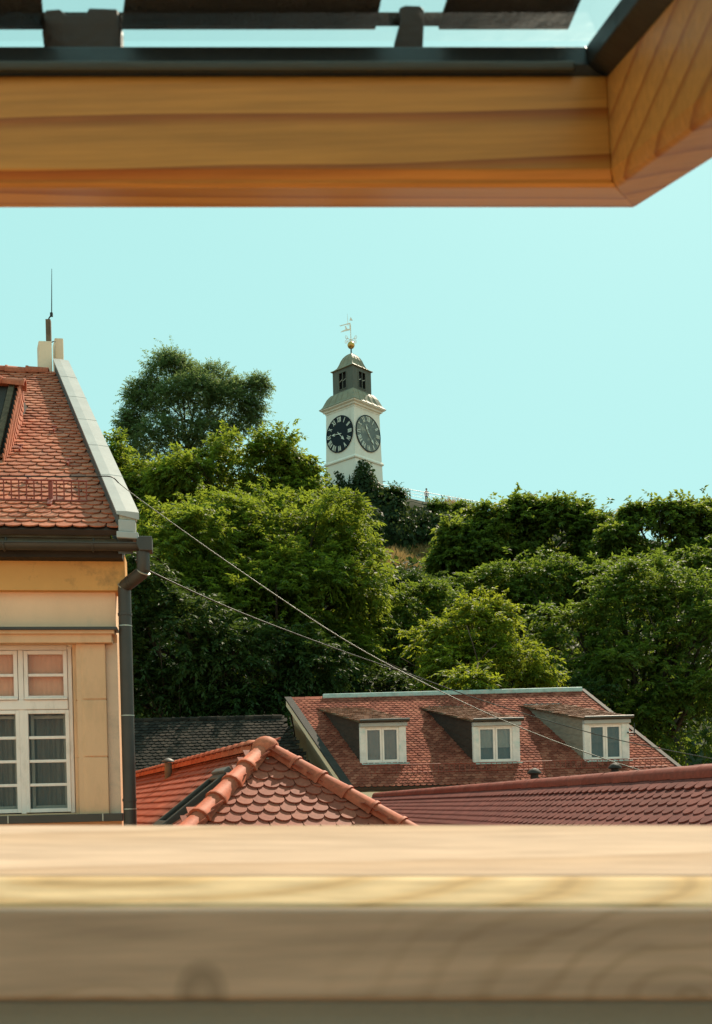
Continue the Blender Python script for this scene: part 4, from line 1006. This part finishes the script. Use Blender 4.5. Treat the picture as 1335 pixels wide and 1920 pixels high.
def person():
    u, v = UV(800, 940); D = 127.0
    for D in np.arange(118, 140, .2):
        if D > float(edge_y(u * D)) + .6: break
    b = Vector((u * D, D, PLAT))
    t = thing('person', b, 'person in pink shirt walking behind the hilltop railing', 'person')
    me = bpy.data.meshes.new('body')
    J = {'pel': (0, 0, .95, .15), 'wst': (0, 0, 1.08, .14), 'chs': (0, .0, 1.32, .17), 'nck': (0, -.01, 1.50, .06), 'hd0': (0, -.02, 1.58, .085), 'hd1': (0, -.02, 1.70, .09),
         'ls': (-.19, 0, 1.43, .065), 'le': (-.25, .03, 1.15, .05), 'lw': (-.22, -.14, .95, .035), 'lh': (-.21, -.19, .88, .045), 'rs': (.19, 0, 1.43, .065), 're': (.26, .02, 1.16, .05), 'rw': (.22, -.12, .95, .035), 'rh': (.21, -.17, .88, .045),
         'lp': (-.10, 0, .88, .10), 'lk': (-.11, -.06, .48, .068), 'la': (-.11, .08, .09, .045), 'lf': (-.11, -.08, .04, .042), 'rp': (.10, 0, .88, .10), 'rk': (.11, .03, .48, .068), 'ra': (.11, .16, .09, .045), 'rf': (.11, .02, .04, .042)}
    ks = list(J); E_ = [('pel', 'wst'), ('wst', 'chs'), ('chs', 'nck'), ('nck', 'hd0'), ('hd0', 'hd1'), ('chs', 'ls'), ('ls', 'le'), ('le', 'lw'), ('lw', 'lh'), ('chs', 'rs'), ('rs', 're'), ('re', 'rw'), ('rw', 'rh'), ('pel', 'lp'), ('lp', 'lk'), ('lk', 'la'), ('la', 'lf'), ('pel', 'rp'), ('rp', 'rk'), ('rk', 'ra'), ('ra', 'rf')]
    me.from_pydata([J[k][:3] for k in ks], [(ks.index(a), ks.index(c)) for a, c in E_], [])
    m, nt, bs = nodes_mat('clothed_person'); g = N(nt, 'ShaderNodeTexCoord'); sp = N(nt, 'ShaderNodeSeparateXYZ'); nt.links.new(g.outputs['Object'], sp.inputs[0])
    dv = N(nt, 'ShaderNodeMath', operation='DIVIDE'); nt.links.new(sp.outputs[2], dv.inputs[0]); dv.inputs[1].default_value = 2.0
    r = ramp(nt, dv.outputs[0], [(0, (.04, .03, .03)), (.04, (.05, .05, .065)), (.50, (.70, .40, .36)), (.755, (.5, .3, .21))]); r.color_ramp.interpolation = 'CONSTANT'
    nt.links.new(r.outputs[0], bs.inputs['Base Color']); bs.inputs['Roughness'].default_value = .8
    me.materials.append(m)
    o = bpy.data.objects.new('body', me); COL.objects.link(o); o.parent = t
    sk = o.modifiers.new('skin', 'SKIN')
    if not me.skin_vertices: me.skin_vertices.new()
    for i, k in enumerate(ks): me.skin_vertices[0].data[i].radius = (J[k][3], J[k][3] * (.72 if k in ('chs', 'wst', 'pel') else 1))
    me.skin_vertices[0].data[0].use_root = True
    o.modifiers.new('sub', 'SUBSURF').levels = 1; o.modifiers['sub'].render_levels = 1
    MB().lathe(b + Vector((0, .0, 1.64)), [(.10, 0), (.115, .05), (.11, .11), (.075, .16), (.02, .18)], 12).build('hair', M['hair'], t, smooth='full')
person()

# ------------------------------------------------------------------ vegetation
def unit(v): return v / np.maximum(np.linalg.norm(v, axis=1, keepdims=True), 1e-9)
def leaf_quads(c, d, up, L, Wd, fold=0.12):
    side = unit(np.cross(d, up)); n = unit(np.cross(side, d))
    L = np.asarray(L).reshape(-1, 1); Wd = np.asarray(Wd).reshape(-1, 1)
    b = c; tip = c + d * L - n * L * 0.10; m = c + d * L * 0.42
    l = m + side * Wd * .5 + n * Wd * fold; r = m - side * Wd * .5 + n * Wd * fold
    v = np.stack([b, r, tip, l], 1).reshape(-1, 3)
    return v
def sprays_to_leaves(p, d, nl, rl, ll, lw, droop=0.5):
    """each spray is a drooping rachis with leaflets on both sides"""
    n = len(p); t = np.linspace(0.12, 1.0, nl)
    d = unit(d); side = unit(np.cross(d, np.array([0, 0, 1.0])) + rng.normal(0, .05, (n, 3)))
    rlv = rl * rng.uniform(.7, 1.25, (n, 1, 1))
    pos = p[:, None] + d[:, None] * (t[None, :, None] * rlv) + np.array([0, 0, -1.0]) * (droop * rlv * (t[None, :, None] ** 2)) * .6
    sg = np.where(np.arange(nl) % 2 == 0, 1.0, -1.0)[None, :, None]
    ld = side[:, None] * sg * .8 + d[:, None] * .55 + np.array([0, 0, -.45]) + rng.normal(0, .28, (n, nl, 3))
    ld[:, -1] = d + np.array([0, 0, -.6])
    ld = unit(ld.reshape(-1, 3)); up = np.tile(np.array([0, 0, 1.0]), (len(ld), 1)) + rng.normal(0, .45, (len(ld), 3))
    k = rng.uniform(.7, 1.25, len(ld))
    return leaf_quads(pos.reshape(-1, 3), ld, up, ll * k, lw * k)
def quads_for(v): return np.arange(len(v)).reshape(-1, 4)
def crown_points(lobes, ls, lai, clump=.30, up_bias=.25, hollow=.55):
    """clumps over every lobe, sprays inside each clump; returns positions and outward directions"""
    P = []; Dd = []; CC = []
    extra = []
    for (c, r) in lobes:                                # smaller lobes break up the outline
        for _ in range(6):
            q = rng.normal(0, 1, 3); q[2] = abs(q[2]) * .9 + .05; q /= np.linalg.norm(q)
            extra.append((tuple(np.array(c) + q * np.array(r) * rng.uniform(.75, 1.22)), tuple(np.array(r) * rng.uniform(.20, .40))))
    lobes = list(lobes) + extra
    for (c, r) in lobes:
        c = np.array(c); r = np.array(r); rm = float(np.mean(r)); rc = max(.35, rm * clump)
        nc = int(max(10, 4 * math.pi * rm * rm / (rc * rc) * .62))
        q = unit(rng.normal(0, 1, (nc, 3))); q[:, 2] = q[:, 2] + up_bias * .5; q = unit(q)
        rad = rng.uniform(.60, 1.08, (nc, 1))
        cc = c + q * r * rad
        keep = np.ones(nc, bool)
        for (c2, r2) in lobes:
            if c2 is c or np.allclose(np.array(c2), c): continue
            keep &= (np.sum(((cc - np.array(c2)) / np.array(r2)) ** 2, 1) > hollow)
        cc = cc[keep]; q = q[keep]; CC.append(cc)
        area = 13 * ls * ls * .42 * .55
        ns = max(3, int(lai * 4 * math.pi * rm * rm / area / max(nc, 1)))
        if len(cc) == 0: continue
        k = rng.integers(max(2, int(ns * .5)), int(ns * 1.6) + 2, len(cc))
        idx = np.repeat(np.arange(len(cc)), k)
        dirs = unit(rng.normal(0, 1, (len(idx), 3)) + q[idx] * .75 + np.array([0, 0, .45]))
        sz = rng.uniform(.55, 1.25, (len(cc), 1))[idx]
        p = cc[idx] + dirs * rc * sz * (rng.uniform(.15, 1, (len(idx), 1)) ** .6) * np.array([1.1, 1.1, .75])
        so = (rng.uniform(0, 1, len(idx)) < .09)[:, None]                    # long shoots that leave the mass
        p = p + so * (q[idx] * .7 + np.array([0, 0, .55]) + rng.normal(0, .25, p.shape)) * ls * rng.uniform(.5, 2.3, (len(idx), 1))
        P.append(p); Dd.append(unit(dirs + q[idx] * .5 + rng.normal(0, .3, (len(idx), 3))))
    return np.concatenate(P), np.concatenate(Dd), np.concatenate(CC)
def limbs(base, top, targets, r0, n=14):
    m = MB(); base, top = Vector(base), Vector(top)
    mid = base.lerp(top, .5) + Vector((random.uniform(-.3, .3), random.uniform(-.3, .3), 0))
    tr = [base - UP * .4, base.lerp(mid, .5), mid, mid.lerp(top, .6), top]
    m.tube(tr, [r0 * 1.25, r0, r0 * .8, r0 * .55, r0 * .3], 8)
    for tg in targets[:n]:
        tg = Vector(tg); k = random.uniform(.35, .95); s = base.lerp(top, k)
        bend = s.lerp(tg, .5) + UP * (tg - s).length * .10 + Vector((random.uniform(-.2, .2), random.uniform(-.2, .2), 0))
        rr = r0 * (.42 - .2 * k) + .02
        m.tube([s, s.lerp(bend, .6), bend, bend.lerp(tg, .6), tg], [rr, rr * .8, rr * .6, rr * .4, rr * .15], 5)
        for q in range(2):
            e = bend.lerp(tg, .4) + Vector((random.gauss(0, .5), random.gauss(0, .5), random.gauss(.2, .3))) * (tg - s).length * .35
            m.tube([bend, bend.lerp(e, .5) + UP * .05, e], [rr * .4, rr * .25, .012], 4)
    return m
def tree(name, label, D, lob, base_px, leaf, mat, lai=1.5, dy=0, group=None, r0=.22, ls=None, clump=.30, nl=13, cat='tree', depth=.85, base_D=None):
    lsz = ls or {'pin': .24, 'broad': .24, 'fine': .20}[leaf] * max(1.0, (D / 50) ** .8)
    lobes = []
    for L in lob:
        px, py, rx, ry = L[:4]; dD = L[4] if len(L) > 4 else 0
        c = W(px, py + dy, D + dD); k = (D + dD) / F
        sh = lambda q: max(q * .45, q - lsz * .95)
        lobes.append((tuple(c), (sh(rx * k), sh((rx + ry) / 2 * k) * depth, sh(ry * k))))
    bD = base_D or D; b = W(base_px, 1200, bD); b.z = Hs(b.x, b.y)
    t = thing(name, b, label, cat, group)
    ls = ls or {'pin': .24, 'broad': .24, 'fine': .20}[leaf] * max(1.0, (D / 50) ** .8)
    p, d, cc = crown_points(lobes, ls, lai, clump)
    if leaf == 'pin': v = sprays_to_leaves(p, d, nl, ls * 2.6, ls, ls * .40, .75)
    elif leaf == 'fine': v = sprays_to_leaves(p, d, nl, ls * 2.8, ls * .62, ls * .28, .35)
    else: v = sprays_to_leaves(p, d, 9, ls * 2.0, ls * 1.05, ls * .62, .4)
    np_mesh('crown', v, quads_for(v), M[mat], t)
    cen = np.mean([l[0] for l in lobes], axis=0); cen[1] += 1.2; zt = cen[2] + .35 * (max(l[0][2] for l in lobes) - cen[2])
    tg = cc[rng.permutation(len(cc))][:34]
    top = (cen[0], cen[1], zt)
    m = limbs(b, top, [tuple(x) for x in tg], r0, 30)
    m.build('trunk', M['bark'], t, smooth='full')
    return t
TG = 'trees on the slope below the tower'
tree('locust_tree', 'dark feathery tree on the skyline left of the white tower', 106, [(345, 770, 80, 62), (288, 800, 52, 62), (420, 768, 58, 42), (350, 838, 105, 50), (290, 858, 60, 42), (462, 738, 30, 20), (320, 708, 50, 36), (455, 800, 32, 26), (262, 745, 22, 26), (395, 715, 40, 22), (488, 722, 10, 8), (316, 684, 26, 18), (470, 770, 26, 16), (240, 800, 18, 20)], 345, 'fine', 'leaf_grey', 1.2, r0=.24, clump=.24, base_D=111)
tree('walnut_tree', 'sunlit yellowish tree directly below the dark feathery skyline tree', 64, [(470, 878, 88, 55), (400, 925, 110, 62), (545, 892, 36, 36), (505, 950, 85, 66), (575, 890, 16, 20), (330, 900, 40, 30), (560, 965, 70, 55), (430, 985, 110, 55), (340, 960, 70, 50)], 440, 'pin', 'leaf_big', 1.0, r0=.3)
tree('walnut_tree', 'small pale tree just beyond the grey sheet covered parapet', 66, [(262, 930, 62, 48), (215, 870, 18, 44), (300, 985, 85, 60), (240, 985, 60, 60)], 270, 'pin', 'leaf_big', 1.1, r0=.2)
tree('ailanthus_tree', 'big broad tree with bright yellow green right side beside dry grass', 50, [(560, 1045, 120, 95), (440, 1060, 130, 95), (640, 1070, 72, 88), (610, 1165, 95, 85), (330, 1080, 95, 105, -2), (470, 1170, 140, 100, -3), (675, 1150, 38, 60), (520, 980, 90, 50, 2), (400, 985, 90, 55, 3), (620, 1010, 60, 50, 2), (560, 1110, 120, 80, -2), (640, 1225, 60, 60, -1)], 500, 'pin', 'leaf_big', 1.45, r0=.4)
tree('ailanthus_tree', 'dark shaded tree hanging over the dark old roof', 42.5, [(330, 1215, 105, 100), (460, 1255, 120, 78), (585, 1255, 58, 58), (282, 1130, 45, 85), (310, 1300, 90, 48), (450, 1325, 120, 38), (250, 1270, 40, 90)], 420, 'pin', 'leaf_dark', 1.5, r0=.35)
tree('ash_tree', 'bright yellow green bushy tree rising behind the dormer roof ridge', 42, [(895, 1205, 72, 62, 1), (945, 1258, 78, 50, 0), (858, 1262, 58, 50, 0), (905, 1158, 40, 28, 1), (820, 1215, 45, 50, 2), (905, 1290, 90, 30, 0), (1005, 1275, 32, 24), (872, 1284, 36, 9, -5.2)], 900, 'pin', 'leaf_lit', 1.6, r0=.25, ls=.19)
tree('ailanthus_tree', 'mid green tree between the bright bush and the broad tree', 53, [(770, 1155, 80, 50), (735, 1205, 80, 58), (830, 1152, 55, 44), (700, 1255, 70, 55), (790, 1240, 90, 60), (850, 1190, 50, 50)], 760, 'pin', 'leaf_mid', 1.4, r0=.3)
tree('ailanthus_tree', 'wide dark green tree filling the slope right of the bright bush', 50, [(1180, 1170, 105, 85), (1085, 1215, 85, 78), (1265, 1140, 95, 66), (1200, 1270, 125, 85, -2), (1320, 1220, 80, 110, -2), (1110, 1300, 90, 70, -1), (1280, 1350, 120, 70, -3), (1170, 1380, 90, 60, -3)], 1200, 'pin', 'leaf_mid', 1.4, r0=.4)
tree('ailanthus_tree', 'green tree with frosted tips above and behind the bright bush', 60, [(940, 1125, 75, 48), (1030, 1110, 75, 46), (1110, 1105, 60, 42), (990, 1165, 90, 55), (880, 1120, 45, 40), (1150, 1090, 35, 30)], 1000, 'pin', 'leaf_mid', 1.3, r0=.3)
tree('ailanthus_tree', 'pale tipped tree at the foot of the upper right grove', 64, [(1260, 1085, 80, 36), (1340, 1080, 60, 40), (1200, 1100, 60, 34)], 1280, 'pin', 'leaf_mid', 1.2, r0=.3)
tree('mulberry_tree', 'dark green tree hiding the right end of the hilltop railing', 90, [(960, 985, 82, 48), (1058, 995, 80, 52), (885, 1008, 62, 42), (985, 945, 42, 26), (1085, 952, 24, 20), (868, 1050, 50, 34), (930, 1045, 100, 40), (1060, 1050, 90, 40), (1120, 1000, 50, 40), (1110, 1060, 70, 40), (1030, 1075, 120, 24), (920, 1075, 80, 22)], 980, 'broad', 'leaf_grove', 1.5, dy=16, r0=.35)
tree('mulberry_tree', 'second dark green tree of the upper right grove', 86, [(1225, 1000, 85, 55), (1315, 990, 60, 55), (1168, 1015, 45, 42), (1190, 955, 22, 20), (1280, 955, 30, 20), (1250, 1050, 110, 40), (1370, 1000, 60, 70), (1165, 1055, 60, 36), (1320, 1050, 80, 40), (1230, 1072, 100, 26)], 1240, 'broad', 'leaf_grove', 1.5, dy=16, r0=.35)
tree('undergrowth_shrub', 'dark shrub behind the ridge flashing of the dormer roof', 46, [(700, 1290, 80, 30), (800, 1300, 90, 26), (1060, 1310, 60, 40), (640, 1310, 50, 30)], 760, 'broad', 'leaf_dark', 1.2, r0=.1, cat='shrub', ls=.2)

def ivy_surface(n, fn, size, jitter=.25):
    """leaves on a surface sampled by fn(n) -> points, normals"""
    p, nn = fn(n); d = unit(nn * .35 + np.array([0, 0, -.7]) + rng.normal(0, .45, p.shape)); up = nn + rng.normal(0, .35, p.shape)
    k = rng.uniform(.6, 1.3, len(p)); p = p + nn * rng.uniform(-.2, jitter, (len(p), 1))
    return leaf_quads(p, d, up, size * k, size * .8 * k)
def lumps(lob, D0s):
    out = []
    for px, py, rx, ry, D in lob:
        c = W(px, py, D); k = D / F; out.append((np.array(c), np.array((rx * k, (rx + ry) / 2 * k, ry * k))))
    return out
def ivy_on(lob, density, size):
    def fn(_):
        P = []; Nn = []
        for c, r in lob:
            a = float(np.mean(r)) ** 2 * 4 * math.pi; n = int(a * density)
            q = unit(rng.normal(0, 1, (n, 3))); s = 1 + .13 * np.sin(q[:, :1] * 5 + c[0]) * np.cos(q[:, 2:] * 6 + c[2]) + rng.normal(0, .05, (n, 1))
            P.append(c + q * r * s); Nn.append(unit(q / r))
        return np.concatenate(P), np.concatenate(Nn)
    return ivy_surface(0, fn, size)
def ivy_column():
    C, ex, ey, hb, zb, zs = TW
    lob = []
    D = 117.2
    for px, py, rx, ry in ((679, 872, 7, 9), (683, 880, 12, 14), (681, 895, 18, 16), (690, 905, 16, 14), (676, 912, 22, 18), (695, 922, 22, 18), (668, 928, 24, 18), (700, 938, 20, 18), (640, 900, 5, 10), (634, 892, 3.5, 8), (645, 912, 10, 10), (684, 945, 30, 20)):
        lob.append((px, py, rx, ry, D))
    t = thing('ivy_column', Vector((W(682, 940, D).x, D, PLAT - 2.5)), 'dark ivy climbing the front corner of the white tower', 'ivy')
    v = ivy_on(lumps(lob, D), 34, .30); np_mesh('foliage', v, quads_for(v), M['ivy'], t)
    MB().tube([W(682, 960, D + .6), W(681, 920, D + .6), W(682, 880, D + .6)], [.15, .12, .05], 6).build('stem', M['bark'], t)
ivy_column()
def ivy_bank():
    lob = []
    for px, py, rx, ry in ((600, 925, 40, 22), (640, 930, 34, 20), (590, 960, 45, 30), (640, 965, 40, 32), (690, 975, 34, 35), (730, 945, 30, 26), (740, 985, 40, 36), (690, 1000, 34, 28), (770, 960, 34, 22), (790, 993, 38, 26), (745, 1003, 36, 22), (830, 985, 46, 28), (820, 965, 34, 14), (860, 990, 40, 30), (880, 968, 34, 12), (660, 1010, 34, 34), (615, 1000, 40, 34), (900, 1010, 40, 30), (560, 935, 30, 25), (560, 985, 30, 30)):
        D = min(hit(px, py + ry * .4), 118) ; lob.append((px, py + 9, rx * .92, ry * .9, D - .3))
    v = ivy_on(lumps(lob, 0), 15, .42)
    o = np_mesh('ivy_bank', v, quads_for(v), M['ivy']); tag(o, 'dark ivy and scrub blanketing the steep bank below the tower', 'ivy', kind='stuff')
ivy_bank()
def bush(name, label, px, py, rx, ry, D, mat, ls, cat='bush', lai=1.4):
    c = W(px, py, D); k = D / F
    lobes = [(tuple(c), (rx * k, rx * k, ry * k)), (tuple(W(px - rx * .6, py + ry * .3, D)), (rx * k * .6, rx * k * .6, ry * k * .7)), (tuple(W(px + rx * .65, py + ry * .35, D)), (rx * k * .6, rx * k * .6, ry * k * .6))]
    b = Vector((c.x, c.y, Hs(c.x, c.y)))
    t = thing(name, b, label, cat)
    p, d, cc = crown_points(lobes, ls, lai, .35); v = sprays_to_leaves(p, d, 9, ls * 2, ls, ls * .55, .3)
    np_mesh('foliage', v, quads_for(v), M[mat], t)
    m = MB()
    for x in cc[:10]: m.tube([b - UP * .2, b.lerp(Vector(x), .5), Vector(x)], [.05, .035, .012], 5)
    m.build('stem', M['bark'], t)
bush('hilltop_bush', 'yellowish bush beside the person at the railing', 822, 957, 12, 7, 121.5, 'leaf_mid', .3)
bush('hilltop_bush', 'round dark bush just right of the tower foot', 735, 934, 12, 9, 118.2, 'leaf_dark', .32)
bush('hilltop_bush', 'small pale bush on the bank near the railing end', 868, 960, 10, 10, 122.0, 'leaf_mid', .3)
bush('slope_bush', 'lit bush at the right edge of the dry grass', 862, 1056, 26, 18, 92, 'leaf_mid', .36)
bush('slope_bush', 'dark bush below the dry grass patch', 770, 1112, 55, 16, 82, 'leaf_dark', .34)
bush('slope_bush', 'shaded bush above the dry grass near the ivy', 676, 1040, 14, 16, 92, 'leaf_dark', .34)
def dry_grass():
    P = []
    for px, py, rx, ry, n in ((745, 1058, 60, 16, 4600), (775, 1052, 44, 16, 4200), (715, 1062, 30, 8, 1300), (860, 948, 30, 6, 700)):
        for _ in range(n // 20):
            x, y = px + random.uniform(-1, 1) * rx, py + random.uniform(-1, 1) * ry
            D = hit(x, y); c = W(x, y, D); c.z = Hs(c.x, c.y)
            P += [(c.x + random.gauss(0, .35), c.y + random.gauss(0, .35), c.z - .05) for _ in range(20)]
    P = np.array(P); d = unit(np.array([0, 0, 1.0]) + rng.normal(0, .4, P.shape)); up = rng.normal(0, 1, P.shape)
    v = leaf_quads(P, d, up, rng.uniform(.5, 1.3, len(P)), rng.uniform(.06, .12, len(P)))
    o = np_mesh('dry_grass', v, quads_for(v), M['straw']); tag(o, 'patch of straw coloured dry grass on the hillside below the ivy', 'grass', kind='stuff')
dry_grass()
def scrub():
    n = 52000; x = rng.uniform(-48, 62, n); y = 46 + 72 * rng.uniform(0, 1, n) ** .8; y = np.minimum(y, edge_y(x) - .5)
    keep = rng.uniform(0, 1, n) < np.clip(.35 + .65 * np.sin(x * .9 + np.sin(y * .6)) ** 2, 0, 1); x, y = x[keep], y[keep]
    # leave the dry grass open
    g = W(750, 1055, hit(750, 1055)); k = ((x - g.x) / 3.6) ** 2 + ((y - g.y) / 4.0) ** 2 > 1; x, y = x[k], y[k]
    z = H(x, y) + rng.uniform(0, 1.3, len(x)) ** 1.5
    p = np.stack([x, y, z], 1); d = unit(rng.normal(0, 1, p.shape) + np.array([0, -.3, .2])); up = unit(rng.normal(0, .6, p.shape) + np.array([0, -.4, 1.0]))
    q = rng.uniform(.5, 1.2, len(p)); v = leaf_quads(p, d, up, .75 * q, .5 * q)
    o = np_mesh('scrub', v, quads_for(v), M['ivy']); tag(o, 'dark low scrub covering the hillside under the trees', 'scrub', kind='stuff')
scrub()

# ------------------------------------------------------------------ cables
def cable(pts, r, mat, name, label, n=40):
    P = [Vector(p) for p in pts]; out = []
    for i in range(len(P) - 1):
        p0, p1, p2, p3 = P[max(i - 1, 0)], P[i], P[i + 1], P[min(i + 2, len(P) - 1)]
        for k in range(8):
            t = k / 8
            out.append(.5 * ((2 * p1) + (p2 - p0) * t + (2 * p0 - 5 * p1 + 4 * p2 - p3) * t * t + (3 * p1 - p0 - 3 * p2 + p3) * t ** 3))
    out.append(P[-1])
    tag(MB().tube(out, r, 8).build(name, mat, smooth='full'), label, 'cable', 'overhead cables')
_, Eh, Rh, _x = YH
cable([W(-10, 893, 11.2), W(100, 893.5, 11.35), W(175, 893, 11.5), W(208, 894, 11.6), W(222, 905, 11.7)], .007, M['cable_dark'], 'overhead_cable', 'black cable lying across the orange tiles to the parapet')
cable([W(222, 905, 11.7), W(270, 942, 11.6), W(430, 1056, 11.3), W(640, 1196, 10.9), W(830, 1298, 10.5), W(1000, 1374, 10.1), W(1180, 1438, 9.7), W(1345, 1482, 9.4)], .0048, M['cable_pale'], 'overhead_cable', 'pale cable sagging from the parapet across to the maroon roof')
cable([W(255, 1052, 12.3), W(285, 1073, 12.6), W(450, 1148, 14), W(640, 1220, 15.5), W(770, 1265, 16.5), W(900, 1312, 17.5), W(1050, 1358, 18.5), W(1180, 1392, 19.5), W(1345, 1424, 21)], .009, M['cable_dark'], 'overhead_cable', 'thin black cable passing in front of the dormers')

# ------------------------------------------------------------------ the roof window the view is taken through
XD = (W(700, 960, 1.0) - W(600, 960, 1.0)).normalized()          # along the rails
def roof_window():
    VP = UV(612, 752); v = Vector((VP[0], 1, VP[1])).normalized()  # along the side rail, away from the viewer
    s = thing('window_sash', W(600, 330, .78), 'varnished pine sash of roof window swung open overhead', 'window sash')
    # profile corners where bottom rail and side rail meet (photo column, row, depth)
    C = [W(1138, 143, .750), W(1147, 318, .750), W(1149, 338, .757), W(1152, 344, .757), W(1155, 352, .763)]
    inner = C[-1]
    outer = inner + v * .125; o_px = W(1190, 389, outer.y)
    outer = o_px
    C.append(outer)
    top_out = W(1205, 150, outer.y + .02); C.append(top_out)
    LX, LV = 1.05, .95
    def rails(pts, nm, m1, m2):
        n = len(pts)
        r1 = [p - XD * LX for p in pts]; r2 = [p - v * LV for p in pts]
        MB().loft([r1, pts], True, True).build(nm + '_rail' if nm != 'bottom' else 'bottom_rail', m1, s, bevel=.0015)
        MB().loft([pts, r2], True, True).build('side_rail' if nm == 'bottom' else nm + '_side', m2, s, bevel=.0015)
    rails(C, 'bottom', M['pine'], M['pine_side'])
    G = [W(1139, 144.5, .752), W(1104, 120, .748), W(1098, 88, .752), W(1150, 88, .80), W(1180, 146, .80)]
    n = len(G)
    MB().loft([[p - XD * LX for p in G], G], True, True).build('gasket', M['gasket'], s, bevel=.001)
    MB().loft([G, [p - v * LV for p in G]], True, True).build('gasket', M['gasket'], s, bevel=.001)
    b0, b1 = W(1080, 112, .741), W(1080, 132, .743)
    MB().prism([b0, b1, b1 + v * .008, b0 + v * .008], -XD * LX).build('glazing_bar', M['gasket_bar'], s, bevel=.002)
    # glass pane above the gasket
    gl = W(1100, 88, .757) ; nrm = XD.cross(v).normalized(); nrm = nrm if nrm.z > 0 else -nrm
    p = gl + nrm * .004 + v * .02 + XD * .02
    MB().prism([p, p - XD * LX, p - XD * LX - v * LV, p - v * LV], nrm * .005).build('pane', M['glass_sash'], s)
    # outside awning: rod, mesh panels and brackets just above the glass
    a = thing('awning_screen', W(500, 60, .74), 'dark brown mesh awning strip held by brackets above the pane', 'awning')
    def top(px, py, D): return W(px, py, D)
    DA = .775
    for x0, x1, x0t, x1t in ((-60, 84, -60, 78), (228, 704, 236, 716), (822, 1066, 842, 1092)):
        q = [top(x0, 54, DA), top(x1, 54, DA), top(x1t, -6, DA - .05), top(x0t, -6, DA - .05)]
        MB().prism(q, nrm * .003).build('mesh_panel', M['mesh_fabric'], a)
        MB().tube([top(x0 + 1, 50, DA - .003), top(x1 - 1, 50, DA - .003)], .0018, 8).build('hem_bar', M['bracket'], a, smooth='full')
    MB().tube([top(-60, 36, DA - .004), top(1062, 36, DA - .004)], .0042, 10).build('rod', M['mesh_fabric'], a, smooth='full')
    for pts in ([(82, 92), (78, 60), (84, 18), (112, 16), (122, 26), (160, 26), (166, 14), (220, 16), (226, 60), (226, 92)], [(742, 92), (738, 84), (750, 40), (748, 14), (760, 9), (788, 10), (796, 18), (793, 92)]):
        MB().prism([top(x, y, DA - .012) for x, y in pts], Vector((0, .012, .004))).build('bracket', M['bracket'], a, bevel=.0015)
    # lower frame
    f = thing('window_frame', W(667, 1700, .5), 'pale pine lower frame of the roof window with sunlit ledge', 'window frame')
    X0, X1 = -.75, .75
    def sweep(pts, nm, mat, bev=.002):
        q = [W(667.5, py, D) for py, D in pts]
        return MB().prism([p + XD * X0 for p in q], XD * (X1 - X0)).build(nm, mat, f, bevel=bev)
    sweep([(1546, .640), (1642, .505), (1760, .505), (1760, .640)], 'outer_ledge', M['pine_sill_outer'], .003)
    sweep([(1641, .5045), (1650, .494), (1699, .470), (1760, .472), (1760, .5045)], 'inner_ledge', M['pine_sill'], .003)
    sweep([(1702, .469), (1706, .4675), (1872, .4665), (1876, .470), (1876, .52), (1702, .52)], 'front_rail', M['pine_front'], .002)
    sweep([(1874, .474), (2010, .471), (2010, .52), (1874, .52)], 'lower_trim', M['grey_trim'], .002)
    # tiled slope the window sits in, falling away below the ledge
    h = thing('attic_roof', Vector((0, 2.2, 0)), 'orange tiled roof slope falling away below the open window', 'roof')
    zt = CZ - .13; yb, zb = 2.6, CZ - 3.0
    MB().prism([Vector((-7, .68, zt)), Vector((7, .68, zt)), Vector((7, yb, zb)), Vector((-7, yb, zb))], Vector((0, -.1, -.1))).build('roof_deck', M['tile_deck'], h)
    MB().box(Vector((0, 0, 0)), Vector((1, 0, 0)), Vector((0, 1, 0)), UP, (-6.8, 6.8), (yb - .5, yb - .25), (0, zb)).build('wall', M['plaster_pale'], h)
roof_window()
def attic_room():
    m = surf('attic_plaster', (0.82, 0.74, 0.62), 0.9, 0.05); fl = wood('floor_boards', (0.62, 0.44, 0.26), (0.46, 0.30, 0.16), (3, 20, 20))
    zf = CZ - 1.45; X = 2.2
    def st(name, pts, d, mat=m): MB().prism(pts, d).build(name, mat)['kind'] = 'structure'
    V = Vector
    st('attic_floor', [V((-X, -3.6, zf)), V((X, -3.6, zf)), V((X, .60, zf)), V((-X, .60, zf))], V((0, 0, -.1)), fl)
    st('attic_wall_back', [V((-X, -3.6, zf)), V((X, -3.6, zf)), V((X, -3.6, CZ - .9)), V((-X, -3.6, CZ - .9))], V((0, -.1, 0)))   # kept low: unseen opening added to let sky light onto the rails
    st('attic_wall_front', [V((-X, .58, zf)), V((X, .58, zf)), V((X, .58, CZ - .14)), V((-X, .58, CZ - .14))], V((0, .06, 0)))
    for s_, nm in ((-1, 'left'), (1, 'right')):
        st('attic_wall_' + nm, [V((s_ * X, .6, zf)), V((s_ * X, .6, CZ - .12)), V((s_ * X, -1.3, CZ + 1.8)), V((s_ * X, -3.6, CZ + 1.8)), V((s_ * X, -3.6, zf))], V((s_ * .1, 0, 0)))
        st('attic_slope_' + nm, [V((s_ * .85, .62, CZ - .12)), V((s_ * X, .62, CZ - .12)), V((s_ * X, -1.3, CZ + 1.8)), V((s_ * .85, -1.3, CZ + 1.8))], V((0, .07, .07)))
    st('attic_ceiling', [V((-X, -1.3, CZ + 1.8)), V((X, -1.3, CZ + 1.8)), V((X, -3.6, CZ + 1.8)), V((-X, -3.6, CZ + 1.8))], V((0, 0, .1)))
    st('attic_slope_top', [V((-.85, -.62, CZ + 1.12)), V((.85, -.62, CZ + 1.12)), V((.85, -1.3, CZ + 1.8)), V((-.85, -1.3, CZ + 1.8))], V((0, .07, .07)))
attic_room()
